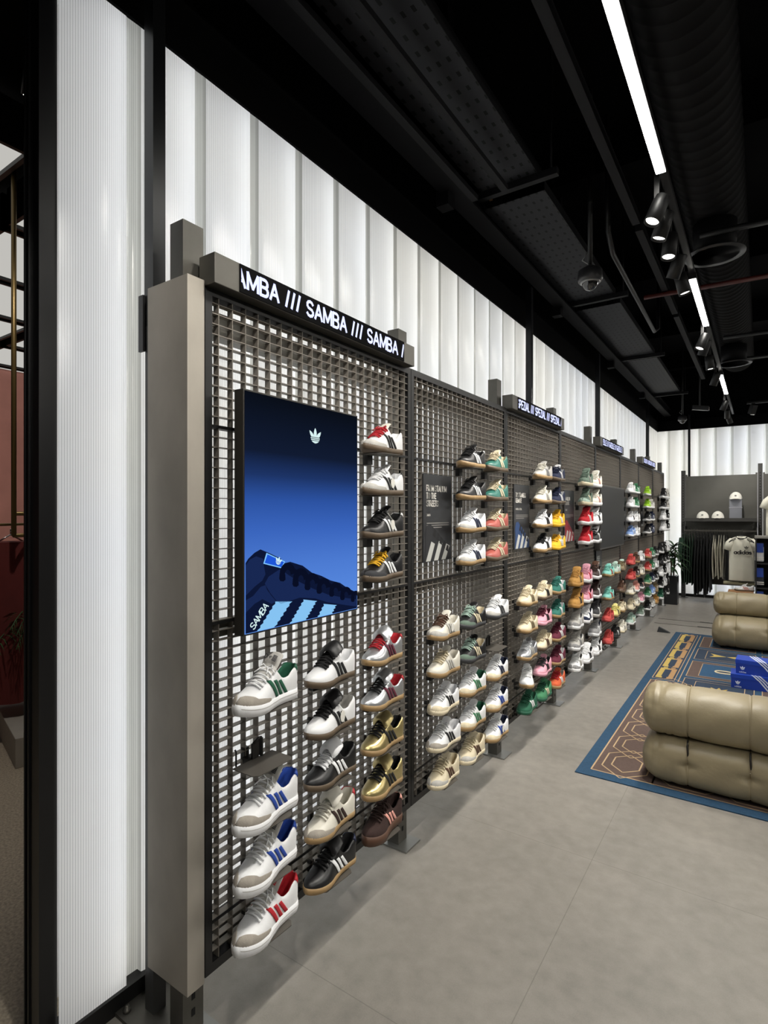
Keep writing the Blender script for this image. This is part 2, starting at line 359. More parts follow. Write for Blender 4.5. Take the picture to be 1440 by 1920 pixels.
# ------------------------------------------------------------------ ceiling services
def ceiling_things():
    # perimeter steel beam
    b = MB(); X = -1.52
    b.box(X-.06, X+.06, .2, 12.1, 3.62, 3.635); b.box(X-.06, X+.06, .2, 12.1, 3.50, 3.515); b.box(X-.004, X+.004, .2, 12.1, 3.515, 3.62)
    o = b.build('steel_beam', DARKMET); tag(o, 'black steel beam running along above the lit wall', 'beam')
    for k, y in enumerate((2.9, 5.1, 7.3, 9.5)):
        b = MB(); b.box(-1.6, -1.52, y, y+.08, 3.42, 4.6)
        o = b.build('beam_hanger', DARKMET); tag(o, ('first','second','third','farthest')[k]+' black hanger post above the lit wall, counted from camera', 'hanger', 'beam hangers')
    # brass clips
    for k, (y, s) in enumerate(((1.75, .16), (2.95, .12), (3.25, .12), (4.9, .1))):
        b = MB(); b.box(-1.47, -1.44, y, y+s, 3.63, 3.645)
        o = b.build('timber_wedge', mat('raw_wood', '#8a6a44', .7)); tag(o, ('first','second','third','farthest')[k]+' small bare wooden wedge on the beam above the lit wall', 'wedge', 'wooden wedges')
    # cable tray, perforated
    tm = mat('tray_metal', '#121214', .6, 0, spec=.15)
    m = bpy.data.materials.new('perforated_tray'); m.use_nodes = True; nt = m.node_tree; L = nt.links; bs = nt.nodes['Principled BSDF']
    bs.inputs['Metallic'].default_value = 0; bs.inputs['Roughness'].default_value = .6; bs.inputs['Specular IOR Level'].default_value = .15
    tc = nt.nodes.new('ShaderNodeTexCoord'); sp = nt.nodes.new('ShaderNodeSeparateXYZ'); L.new(tc.outputs['Object'], sp.inputs[0])
    outs = []
    for ax, per, th in ((0, .025, .008), (1, .05, .016)):
        p = nt.nodes.new('ShaderNodeMath'); p.operation = 'PINGPONG'; p.inputs[1].default_value = per; L.new(sp.outputs[ax], p.inputs[0])
        l = nt.nodes.new('ShaderNodeMath'); l.operation = 'LESS_THAN'; l.inputs[1].default_value = th; L.new(p.outputs[0], l.inputs[0]); outs.append(l)
    mm = nt.nodes.new('ShaderNodeMath'); mm.operation = 'MULTIPLY'; L.new(outs[0].outputs[0], mm.inputs[0]); L.new(outs[1].outputs[0], mm.inputs[1])
    mc = nt.nodes.new('ShaderNodeMix'); mc.data_type = 'RGBA'; mc.inputs['A'].default_value = (*srgb('#26272a'), 1); mc.inputs['B'].default_value = (0,0,0,1)
    L.new(mm.outputs[0], mc.inputs['Factor']); L.new(mc.outputs['Result'], bs.inputs['Base Color'])
    names = ('nearest', 'second', 'third', 'farthest')
    for k, (y0, y1, z) in enumerate(((1.2, 3.3, 3.62), (3.36, 5.35, 3.58), (5.55, 7.6, 3.58), (7.75, 10.2, 3.58))):
        t = thing('cable_tray', names[k]+' perforated black cable tray under the ceiling left of the lights', 'cable tray', (-1.3, y0, z), 'cable trays')
        b = MB(); b.box(-1.50, -1.10, y0, y1, z, z+.004); b.build('tray_base', m, t)
        b = MB(); b.box(-1.503, -1.50, y0, y1, z, z+.06); b.box(-1.10, -1.097, y0, y1, z, z+.06); b.build('side_rail', tm, t)
        b = MB(); b.box(-1.58, -.98, y1-.08, y1-.04, z-.045, z-.004); b.build('strut', tm, t)
        b = MB(); b.tube([(-1.55, y1-.06, z), (-1.55, y1-.06, 4.6)], .006, 6); b.tube([(-1.02, y1-.06, z), (-1.02, y1-.06, 4.6)], .006, 6); b.build('hanger_rod', tm, t)
    for k, x in enumerate((-1.46, -1.27)):
        b = MB(); b.box(x, x+.04, 1.0, 3.1, 3.50, 3.53)
        o = b.build('strut_channel', tm); tag(o, ('left','right')[k]+' slotted channel below the nearest cable tray', 'channel', 'slotted channels')
    # steel rail
    for k, (y0, y1) in enumerate(((.8, 4.2), (4.3, 6.3), (6.4, 9.6))):
        b = MB(); b.box(-.75, -.70, y0, y1, 3.62, 3.68)
        o = b.build('ceiling_rail', mat('rail_grey', '#1a1a1c', .7, 0, spec=.15)); tag(o, ('nearest','middle','farthest')[k]+' dark grey ceiling rail between cable trays and strip lights', 'rail', 'ceiling rails')
    # spiral duct
    t = thing('air_duct', 'large round black spiral air duct along the ceiling', 'air duct', (-.29, 6, 3.9))
    b = MB(); pts = []; rs = []; y = .6
    while y < 9.4:
        for dy, r in ((0, .20), (.085, .20), (.09, .205), (.095, .20)): pts.append((-.29, y+dy, 3.85)); rs.append(r)
        y += .1
    b.tube(pts, rs, 28); b.build('duct_tube', mat('duct_black', '#101011', .7, 0, spec=.15), t)
    b = MB(); b.box(-.50, -.47, .6, 9.4, 3.60, 3.64); b.build('slotted_strap', mat('strap', '#1a1a1a', .7, 0, spec=.2), t)
    # diffusers
    for k, (x, y, z, r) in enumerate(((-.275, 4.55, 3.42, .19), (-.28, 7.98, 3.42, .19))):
        t = thing('air_diffuser', ('nearer','farther')[k]+' round black air diffuser with concentric rings hanging from duct', 'air diffuser', (x, y, z), 'air diffusers')
        b = MB(); b.lathe([(.13, z+.02), (.14, z+.22)], (x, y, 0)); b.build('neck', tm, t)
        for i in range(5):
            rr = r*(1-.19*i); b = MB(); b.lathe([(rr, z), (rr, z+.006), (rr-.03, z+.02), (rr-.034, z+.014)], (x, y, 0), 32); b.build('ring', mat('diffuser_ring', '#38383a', .4, .3), t)
    # cross pipes
    for k, (y, z, c) in enumerate(((4.35, 3.5, '#141414'), (5.6, 3.6, '#4a1710'), (7.2, 3.55, '#141414'), (8.6, 3.62, '#1c1c1c'))):
        b = MB(); b.tube([(-.35 if k != 1 else -.9, y, z), (5.8, y+.5, z)], .022, 8)
        o = b.build('ceiling_pipe', mat('pipe_'+c, c, .5)); tag(o, ('nearest black','dull red sprinkler','middle black','farthest dark')[k]+' pipe crossing the ceiling towards the right', 'pipe', 'cross pipes')
    for k, y in enumerate((2.2, 4.6, 7.0, 9.4, 11.6)):
        b = MB(); b.box(-1.9, 6, y, y+.15, 4.3, 4.6)
        o = b.build('roof_beam', BLACKC); tag(o, ('nearest','second','third','fourth','farthest')[k]+' deep black roof beam across the ceiling', 'beam', 'roof beams')
    # cable conduit run
    b = MB(); b.tube([(-.9, 4.1, 4.4), (-.9, 4.15, 3.6), (-.9, 4.3, 3.5), (-.9, 6.2, 3.45), (-.88, 6.3, 3.5), (-.88, 6.3, 4.4)], .018, 8)
    o = b.build('cable_conduit', BLACK); tag(o, 'black bent cable conduit beside the cable trays', 'conduit')
    # linear lights
    TX = -.415
    LED = emis('led_diffuser', (1.0, .97, .9), LED_E)
    track = MB(); track.box(TX-.016, TX+.016, 1.0, 11.5, 3.345, 3.375)
    o = track.build('lighting_track', BLACK); tag(o, 'long black lighting track carrying strip lights and spotlights', 'lighting track')
    for k, (y0, y1) in enumerate(((1.55, 3.07), (4.58, 5.80), (7.95, 9.25))):
        t = thing('strip_light', ('nearest long','middle','farthest')[k]+' bright white strip light in the ceiling track', 'strip light', (TX, y0, 3.3), 'strip lights')
        b = MB(); b.box(TX-.024, TX+.024, y0, y1, 3.302, 3.345); b.build('housing', BLACK, t)
        b = MB(); b.box(TX-.021, TX+.021, y0+.01, y1-.01, 3.296, 3.301); b.build('diffuser', LED, t)
    for k, y0 in enumerate((-1.0, 3.0, 6.0, 9.2)):  # unseen strips added as fill for sofas, floor and shoe wall
        x = 2.6
        t = thing('strip_light', 'added fill strip over the sofas, '+('nearest','second','third','farthest')[k]+' of the unseen right row', 'strip light', (x, y0, 3.3), 'added right fill strips')
        b = MB(); b.box(x-.034, x+.034, y0, y0+1.5, 3.302, 3.345); b.build('housing', BLACK, t)
        b = MB(); b.box(x-.027, x+.027, y0+.01, y0+1.49, 3.296, 3.301); b.build('diffuser', emis('fill_strip_right', (1.0, .97, .9), LED_FILL), t)
    # spotlights
    lens = emis('spot_lens', (1, .97, .9), 5.0)
    spots = [(.55, -1.35, 1.2), (1.30, -1.35, 1.9), (3.15, -1.25, 2.5), (3.34, -1.1, 3.3), (3.62, -.6, 3.2), (3.94, -1.35, 4.6), (4.26, .1, 4.4),  # leading pair added out of frame to brighten the nearest panel
             (5.80, -1.3, 5.2), (6.02, -1.3, 6.6), (6.65, -.2, 6.6), (7.5, -1.3, 8.2), (9.4, -1.3, 9.7), (10.2, -.5, 11.8), (10.8, .3, 12.0)]
    onam = ('nearest','second','third','fourth','fifth','sixth','seventh','eighth','ninth','tenth','eleventh','twelfth','thirteenth','farthest')
    for k, (y, tx, ty) in enumerate(spots):
        p = Vector((TX - .03, y, 3.16)); tgt = Vector((tx, ty, .9)); d = (tgt-p).normalized()
        t = thing('track_spotlight', onam[k]+' black cylindrical spotlight on the ceiling track, counted from camera', 'spotlight', tuple(p), 'track spotlights')
        q = d.to_track_quat('Z', 'Y').to_matrix()
        b = MB(); b.lathe([(.036, -.075), (.040, -.07), (.040, .07), (.037, .07), (.035, .055)], p, 20, q); b.build('spot_head', BLACK, t)
        b = MB(); b.lathe([(.033, .052), (.033, .058)], p, 20, q); b.build('lens', lens, t)
        b = MB(); b.box(p.x-.012, p.x+.012, y-.012, y+.012, 3.2, 3.345); b.build('bracket', BLACK, t)
        ld = bpy.data.lights.new('spot_beam', 'SPOT'); ld.energy = SPOT_W*(1.25 if k < 2 else 1.0 if k < 3 else 1.4 if k < 12 else 1.1); ld.spot_size = radians(88); ld.spot_blend = .55
        ld.shadow_soft_size = .03; ld.color = (1, .955, .88)
        lo = bpy.data.objects.new('spot_beam', ld); COL.objects.link(lo); lo.parent = t
        lo.location = d*.075; lo.rotation_euler = d.to_track_quat('-Z', 'Y').to_euler()
    # cameras
    def dome(x, y, z, ztop, s, lab):
        t = thing('security_camera', lab, 'security camera', (x, y, z))
        b = MB(); b.tube([(x, y, z+.12*s), (x, y, ztop)], .016, 10); b.build('pole', BLACK, t)
        b = MB(); b.lathe([(.03*s, z+.12*s), (.045*s, z+.11*s), (.078*s, z+.09*s), (.082*s, z+.03*s), (.075*s, z+.015*s)], (x, y, 0)); b.build('housing', mat('camera_body', '#2c2c2e', .35), t)
        b = MB(); b.lathe([(.055*s*cos(a), z+.015*s-.06*s*sin(a)) for a in [i*pi/16 for i in range(8)]], (x, y, 0)); b.build('dome', mat('smoked_dome', '#1a1a1c', .05, spec=1), t)
        b = MB(); b.lathe([(.064*s, z+.018*s), (.066*s, z+.008*s), (.058*s, z+.004*s)], (x, y, 0)); b.build('ring', mat('cam_ring', '#8a8a8a', .3, .6), t)
        b = MB(); b.tube([(x+.02, y, z+.11*s), (x-.05*s, y-.01, z+.17*s), (x-.01, y, z+.23*s)], .004, 6); b.build('cable', mat('grey_cable', '#999996', .5), t)
    dome(-.97, 3.93, 3.17, 4.5, 1.0, 'black dome security camera hanging from a ceiling pole near the front')
    dome(-1.15, 11.0, 3.22, 4.5, .9, 'small dome security camera hanging at the far corner')
    t = thing('security_camera', 'small bullet security camera hanging on a pole before the far wall', 'security camera', (-.85, 10.6, 3.35))
    b = MB(); b.tube([(-.85, 10.6, 3.4), (-.85, 10.6, 4.5)], .012, 8); b.build('pole', BLACK, t)
    b = MB(); b.bar((-.95, 10.5, 3.36), (-.72, 10.55, 3.33), .07); b.build('housing', mat('camera_body', '#2c2c2e', .35), t)
    b = MB(); b.box(-.722,-.712,10.52,10.58,3.30,3.36); b.build('lens', WHITE, t)
    # far track lights
    for k, x in enumerate((-.1, .2, .5)):
        t = thing('track_spotlight', ('left','middle','right')[k]+' small black spotlight on the far cross track', 'spotlight', (x, 10.9, 3.3), 'far spotlights')
        b = MB(); b.bar((x, 10.9, 3.38), (x-.04, 10.95, 3.24), .08); b.build('spot_head', BLACK, t)
        b = MB(); b.bar((x-.045, 10.92, 3.232), (x+.0, 10.98, 3.232), .02, .01); b.build('lens', emis('spot_lens2', (1,.97,.9), 1.2), t)
    b = MB(); b.box(-.2, 3, 10.88, 10.92, 3.4, 3.43); o = b.build('lighting_track', BLACK); tag(o, 'black cross track before the far wall', 'lighting track')
ceiling_things()

# columns in front of lit wall
for k, y in enumerate((1.062, 4.55, 6.9, 10.4)):
    nm = ('nearest','second','third','farthest')[k]
    t = thing('steel_column', nm+' slim black steel column rising before the lit wall', 'column', (-1.61, y, 0), 'wall columns')
    b = MB(); b.box(-1.635, -1.59, y-.022, y+.022, .012, 2.2); b.build('lower_post', mat('column_grey', '#4a4a49', .45, .5), t)
    b = MB(); b.box(-1.640, -1.592, y-.022, y+.022, 2.2, 3.5); b.build('upper_post', mat('satin_charcoal', '#17181a', .3, .4), t)
    b = MB(); b.box(-1.70, -1.52, y-.085, y+.085, 0, .012); b.build('base_plate', STEEL, t)
    for dx, dy in ((-.065,-.06),(.065,-.06),(-.065,.06),(.065,.06)):
        b = MB(); b.lathe([(.013, .012), (.013, .02), (.007, .021), (.007, .03)], (-1.61+dx, y+dy, 0), 8); b.build('bolt', STEEL, t)
    b = MB(); b.box(-1.66, -1.635, y-.03, y-.022, 2.12, 2.3); b.build('bracket', BLACK, t)

# ------------------------------------------------------------------ shoe wall
BAY0 = 1.086; BW = 1.2; GX = -1.40; GZ0 = .187; GZ1 = 2.30
BN = ['nearest', 'second', 'third', 'fourth', 'fifth', 'sixth', 'seventh', 'farthest']
def grate_mesh():
    b = MB()
    n = 22
    for i in range(1, n):
        y = i*BW/n; b.box(-.024, 0, y-.0012, y+.0012, .03, GZ1-GZ0-.03)
    z = .03; dz = .0318
    while z < GZ1-GZ0-.04:
        z += dz; b.box(-.023, -.001, .028, BW-.028, z-.0012, z+.0012)
    return b.mesh('grating', [GRATE])
def gframe_mesh():
    b = MB()
    for y in (.002, BW-.028): b.box(-.04, .002, y, y+.026, 0, GZ1-GZ0)
    b.box(-.04, .002, .028, BW-.028, 0, .03); b.box(-.04, .002, .028, BW-.028, GZ1-GZ0-.03, GZ1-GZ0)
    for z in (1.87, 1.26, .34): b.box(-.03, .001, .028, BW-.028, z-GZ0-.005, z-GZ0+.005)
    return b.mesh('frame', [BLACK])
gm, fm = grate_mesh(), gframe_mesh()
def cross_mesh(z0, z1):
    b = MB(); b.box(-.10, -.055, .05, BW-.05, z0-GZ0, z1-GZ0); return b.mesh('cross_rail', [STEEL])
cms = [cross_mesh(2.17, 2.25), cross_mesh(.22, .28), cross_mesh(1.2, 1.25)]
for k in range(8):
    t = thing('mesh_display_panel', BN[k]+' grey steel grating display panel of the shoe wall', 'display panel', (GX, BAY0+k*BW, GZ0), 'grating panels')
    for nm, me in (('grating', gm), ('frame', fm), ('cross_rail', cms[0]), ('cross_rail', cms[1]), ('cross_rail', cms[2])):
        o = bpy.data.objects.new(nm, me); COL.objects.link(o); o.parent = t
for k in range(9):
    y = BAY0 + k*BW - .008
    if k == 8: y += .052
    t = thing('upright_post', (['nearest']+['second','third','fourth','fifth','sixth','seventh','eighth','farthest'])[k]+' square slotted steel post holding up the shoe wall', 'post', (-1.475, y, 0), 'shoe wall posts')
    b = MB(); b.box(-1.505, -1.442, y-.037, y+.037, .008, 2.49); b.build('post', STEEL, t)
    b = MB(); b.box(-1.53, -1.38, y-.065, y+.065, 0, .008); b.build('base_plate', mat('galvanised', '#8d8d8a', .35, .8), t)
    b = MB(); z = .06
    while z < .2: b.box(-1.4425, -1.4405, y-.006, y+.006, z, z+.022); z += .05
    b.build('slot', mat('slot_black', '#030303', .9), t)
# end cladding
b = MB(); b.prism([(-1.392,1.020,.18),(-1.59,1.020,.18),(-1.59,1.034,.18),(-1.43,1.034,.18),(-1.43,1.08,.18),(-1.392,1.08,.18)], (0,0,2.125))
o = b.build('end_panel', mat('raw_steel_sheet', '#a39d93', .55, .2, noise=.16, scale=5, stretch=(1,1,.6), bump=.05, bscale=30)); tag(o, 'tall raw steel cladding panel closing the near end of the shoe wall', 'end panel')

# LED signs
def led_sign(k, body, start, xs):
    y0 = BAY0 + k*BW
    t = thing('led_sign', 'black LED sign with blue-white scrolling letters on top of the '+BN[k]+' panel', 'LED sign', (-1.36, y0, 2.29), 'LED signs')
    b = MB(); b.box(-1.425, -1.352, y0+.0, y0+1.155, 2.292, 2.385); b.build('housing', STEEL, t, bevel=.002)
    b = MB(); b.box(-1.352, -1.349, y0+.095, y0+1.06, 2.295, 2.383); b.build('display', mat('led_black', '#040405', .9, spec=.1), t)
    b = MB(); strokes(b, body, .052, (-1.3475, y0+.099, 2.313), (0,1,0), (0,0,1), wt=.20, xs=xs, gap=.20*xs+.02, clip=.955, start=start)
    b.build('lettering', emis('led_text', (.62, .66, 1.0), 1.5), t)
led_sign(0, 'AMBA /// SAMBA /// SAMBA /// SAMBA', .022, 1.0)
led_sign(2, 'SPEZIAL /// SPEZIAL /// SPEZIAL /// SPEZIAL', .018, .88)
led_sign(4, 'ZELLE /// GAZELLE /// GAZELLE ///', .01, .88)
led_sign(6, 'DICOLOR /// ADICOLOR /// ADICOLOR', .01, .88)

# portrait screen
def portrait_screen():
    X = -1.30; y0, y1, z0, z1 = 1.150, 1.727, 1.226, 1.981
    t = thing('portrait_screen', 'portrait video screen showing a blue leather trainer on the nearest panel', 'screen', (-1.32, y0, z0))
    b = MB(); b.box(X-.04, X, y0, y1, z0, z1); b.build('casing', mat('screen_casing', '#3c3a37', .4, .6), t, bevel=.002)
    b = MB(); b.box(X-.098, X-.04, y0+.15, y1-.15, z0+.2, z1-.2); b.build('wall_mount', BLACK, t)
    m = bpy.data.materials.new('screen_gradient'); m.use_nodes = True; nt = m.node_tree; L = nt.links; nt.nodes.remove(nt.nodes['Principled BSDF'])
    tc = nt.nodes.new('ShaderNodeTexCoord'); sp = nt.nodes.new('ShaderNodeSeparateXYZ'); L.new(tc.outputs['Generated'], sp.inputs[0])
    cr = nt.nodes.new('ShaderNodeValToRGB'); e = cr.color_ramp.elements
    e[0].position = 0; e[0].color = (*srgb('#5f93ea'), 1); e[1].position = 1; e[1].color = (*srgb('#0a0f18'), 1)
    for p, c in ((.25, '#4f7fd8'), (.42, '#3c68c2'), (.55, '#2e55a6'), (.66, '#1e3568'), (.76, '#121c33')):
        n = cr.color_ramp.elements.new(p); n.color = (*srgb(c), 1)
    em = nt.nodes.new('ShaderNodeEmission'); L.new(sp.outputs[2], cr.inputs[0]); L.new(cr.outputs[0], em.inputs[0]); em.inputs[1].default_value = .95
    L.new(em.outputs[0], nt.nodes['Material Output'].inputs[0])
    b = MB(); b.box(X, X+.002, y0+.006, y1-.006, z0+.006, z1-.006); b.build('display', m, t)
    # picture elements measured on the display: px -> metres on the screen plane
    def Q(cx, cy, lay=0):
        x = 380+cx/3.4286; y = 960+cy/3.4286; t_ = (x-720)/1040; sy, cyw = sin(YAW), cos(YAW); k = sy-t_*cyw
        return (X+.0022+.0004*lay, min(y1-.008, max(y0+.008, -X*(cyw+t_*sy)/k)), max(z0+.008, CAM_Z-(y-963)/1040*(-X)/k))
    P = lambda pts, lay=0: [Q(a_, b_, lay) for a_, b_ in pts]
    pic = MB()
    pic.cur = 0; pic.poly(P([(262,800),(262,330),(290,300),(330,262),(368,240),(420,262),(500,300),(520,330),(560,320),(640,345),(700,390),(760,410),(820,440),(880,455),(930,490),(998,515),(998,640)], 0))
    pic.cur = 1
    pic.poly(P([(262,345),(300,305),(340,285),(385,300),(390,345),(400,400),(380,440),(330,480),(262,540)], 1))
    pic.poly(P([(262,570),(320,540),(370,480),(400,470),(410,500),(440,540),(470,575),(440,590),(380,560),(330,590),(262,650)], 1))
    pic.poly(P([(395,460),(420,415),(480,375),(500,365),(540,400),(620,450),(700,490),(800,530),(900,550),(998,560),(998,605),(930,600),(800,580),(720,555),(620,550),(560,570),(500,590),(470,570),(430,520)], 2))
    pic.cur = 3; pic.poly(P([(405,262),(525,318),(505,362),(385,332)], 3))
    pic.cur = 4; pic.poly(P([(411,272),(518,322),(500,354),(393,327)], 4))
    pic.cur = 5
    for (ax, ay, bx, by), (cx_, cy_, dx, dy) in (((345,775,470,575),(440,765,565,575)), ((555,725,650,562),(650,705,725,572)), ((735,683,780,590),(820,662,852,598))):
        n = 13 if ax < 700 else 7; pts = []
        for i in range(n+1): w_ = 7 if i % 2 else -2; pts.append((ax+(bx-ax)*i/n-w_, ay+(by-ay)*i/n))
        for i in range(n, -1, -1): w_ = 7 if i % 2 else -2; pts.append((cx_+(dx-cx_)*i/n+w_, cy_+(dy-cy_)*i/n))
        pic.poly(P(pts, 2))
    pic.cur = 1
    pic.poly(P([(505,515),(515,508),(527,515),(523,530),(510,532)], 5))
    pic.cur = 2
    for lx, ly, sc_ in ((500,430,1.0),(585,465,1.0),(662,488,.92),(738,512,.85),(818,532,.78),(888,555,.72),(955,568,.6)):
        pts = []; h_ = 108*sc_; w_ = 82*sc_
        for j in range(15): a = pi*(1-j/14); pts.append((lx+w_*.5+w_*.62*cos(a), ly-h_*.35-h_*.62*sin(a)))
        for j in range(14, -1, -1): a = pi*(1-j/14); pts.append((lx+w_*.5+w_*.22*cos(a), ly-h_*.25-h_*.30*sin(a)))
        pic.poly(P(pts, 5))
        pic.poly(P([(lx-w_*.14,ly-h_*.36),(lx+w_*.3,ly-h_*.28),(lx+w_*.32,ly+h_*.05),(lx+w_*.15,ly+h_*.15),(lx-w_*.1,ly+h_*.12),(lx-w_*.18,ly-h_*.02)], 6))
        pic.poly(P([(lx+w_*.6,ly-h_*.85),(lx+w_*1.2,ly-h_*.55),(lx+w_*1.35,ly-h_*.2),(lx+w_*.9,ly-h_*.35)], 5))
    pic.build('picture', [emis('scr_navy', '#101a3a', .8), emis('scr_navy2', '#1a2a56', .9), emis('scr_lace', '#0b1128', .8), emis('scr_tabedge', '#7fc4ff', 1), emis('scr_tab', '#1f57d8', 1), emis('scr_stripe', '#86c3f2', 1), emis('scr_white', '#d9f4f4', 1)], t)
    pic = MB()
    o0 = Vector(Q(322,757,7)); o1 = Vector(Q(412,612,7)); rt = (o1-o0).normalized(); up_ = Vector((1,0,0)).cross(rt)
    strokes(pic, 'SAMBA', .0225, o0, rt, up_, wt=.15, gap=((o1-o0).length/.0225-3.40)/5+.04)
    trefoil(pic, Q(478,322,7), (0,.93,-.36), (0,.36,.93), .016)
    pic.build('lettering', emis('scr_white', '#d9f4f4', 1), t); pic = MB()
    trefoil(pic, (X+.0032, y0+.006+.565*(y1-y0-.012), z1-.118), (0,1,0), (0,0,1), .033)
    pic.build('emblem', emis('scr_white', '#d9f4f4', 1), t)
portrait_screen()
# landscape TV, switched off
t = thing('television', 'wide switched-off black television on the fifth panel', 'television', (-1.36, 5.80, 1.24))
b = MB(); b.box(-1.39, -1.335, 5.80, 6.97, 1.235, 1.895); b.build('casing', mat('tv_edge', '#55534f', .35, .5), t, bevel=.003)
b = MB(); b.box(-1.335, -1.332, 5.812, 6.958, 1.252, 1.878); b.build('display', mat('tv_glass', '#1b1c1e', .4, spec=.3), t)

# posters
def poster(k, dy, z0, z1, lines, sub, shoe, wid=.30, lab=''):
    X = -1.388; y0 = BAY0+k*BW+dy; h = z1-z0
    t = thing('info_poster', lab, 'poster', (X, y0, z0), 'information posters')
    b = MB(); b.box(X-.006, X, y0, y0+wid, z0, z1); b.build('board', mat('poster_board', '#26272a', .45), t)
    b = MB(); b.cur = 0; y = z1-.085
    for s in lines:
        strokes(b, s, .0275, (X+.0008, y0+.030, y), (0,1,0), (0,0,1), wt=.20, xs=.78 if len(s) < 13 else .70, gap=.20); y -= .0385
    strokes(b, sub, .0115, (X+.0008, y0+.030, y-.012), (0,1,0), (0,0,1), wt=.18, xs=.7, gap=.25)
    b.cur = 1
    for i in range(3): b.poly([(X+.0008, y0+.032, y-.05-.011*i), (X+.0008, y0+wid-.03-(.08 if i==2 else 0), y-.05-.011*i), (X+.0008, y0+wid-.03-(.08 if i==2 else 0), y-.0465-.011*i), (X+.0008, y0+.032, y-.0465-.011*i)])
    b.cur = 2
    H = .165
    P = lambda pts, l=0: [(X+.001+.0004*l, y0+.006+u*(wid-.012), z0+.004+w*H) for u, w in pts]
    b.poly(P([(.02,.0),(.98,.0),(.98,.36),(.80,.52),(.66,.68),(.5,.86),(.38,.98),(.24,1.12),(.10,1.1),(.03,.85),(.06,.5)]))
    b.cur = 3
    for a in (.10, .38, .66):
        b.poly(P([(a-.04,.0),(a+.12,.0),(a+.28,.52-.1*(a>.5)),(a+.15,.60-.1*(a>.5))], 1))
    b.cur = 4
    for i in range(5): b.poly(P([(.3+.12*i,.78-.12*i),(.36+.12*i,.98-.13*i),(.42+.12*i,.94-.13*i),(.40+.12*i,.70-.12*i)], 2))
    b.build('print', [mat('print_white', '#d8d5cf', .6), mat('print_grey', '#8f8c87', .6), mat('print_'+shoe, shoe, .6), mat('print_stripe', '#b9bab6', .6), mat('print_lace_'+shoe, '#111114' if shoe != '#8e1f2c' else '#6d1722', .6)], t)
poster(1, .10, 1.355, 1.80, ['FROM STADIUM', 'TO THE', 'STREETS'], 'SAMBA', '#1d1e22', lab='black poster headed FROM STADIUM TO THE STREETS on the second panel')
poster(2, .12, 1.355, 1.80, ["70'S TRAINERS", 'REMADE'], 'HANDBALL SPEZIAL', '#27406b', lab='black poster with blue shoe picture on the third panel')
poster(3, .08, 1.355, 1.80, ['A MILLION', 'CLASSIC'], 'GAZELLE', '#8e1f2c', lab='black poster with red shoe picture on the fourth panel')
poster(5, .05, 1.33, 1.80, ['RETRO', 'RUNNING'], 'SL', '#8f6f6a', wid=.25, lab='narrow dark poster on the sixth panel beside the television')
poster(6, .10, 1.42, 1.72, ['SHELL', 'TOE'], 'ORIGINALS', '#5a5d60', wid=.22, lab='small dark poster on the seventh panel between trainers')
poster(4, -.02, .93, 1.22, ['GAZELLE', 'INDOOR'], 'ORIGINALS', '#35363a', wid=.24, lab='small dark poster below the left edge of the television')

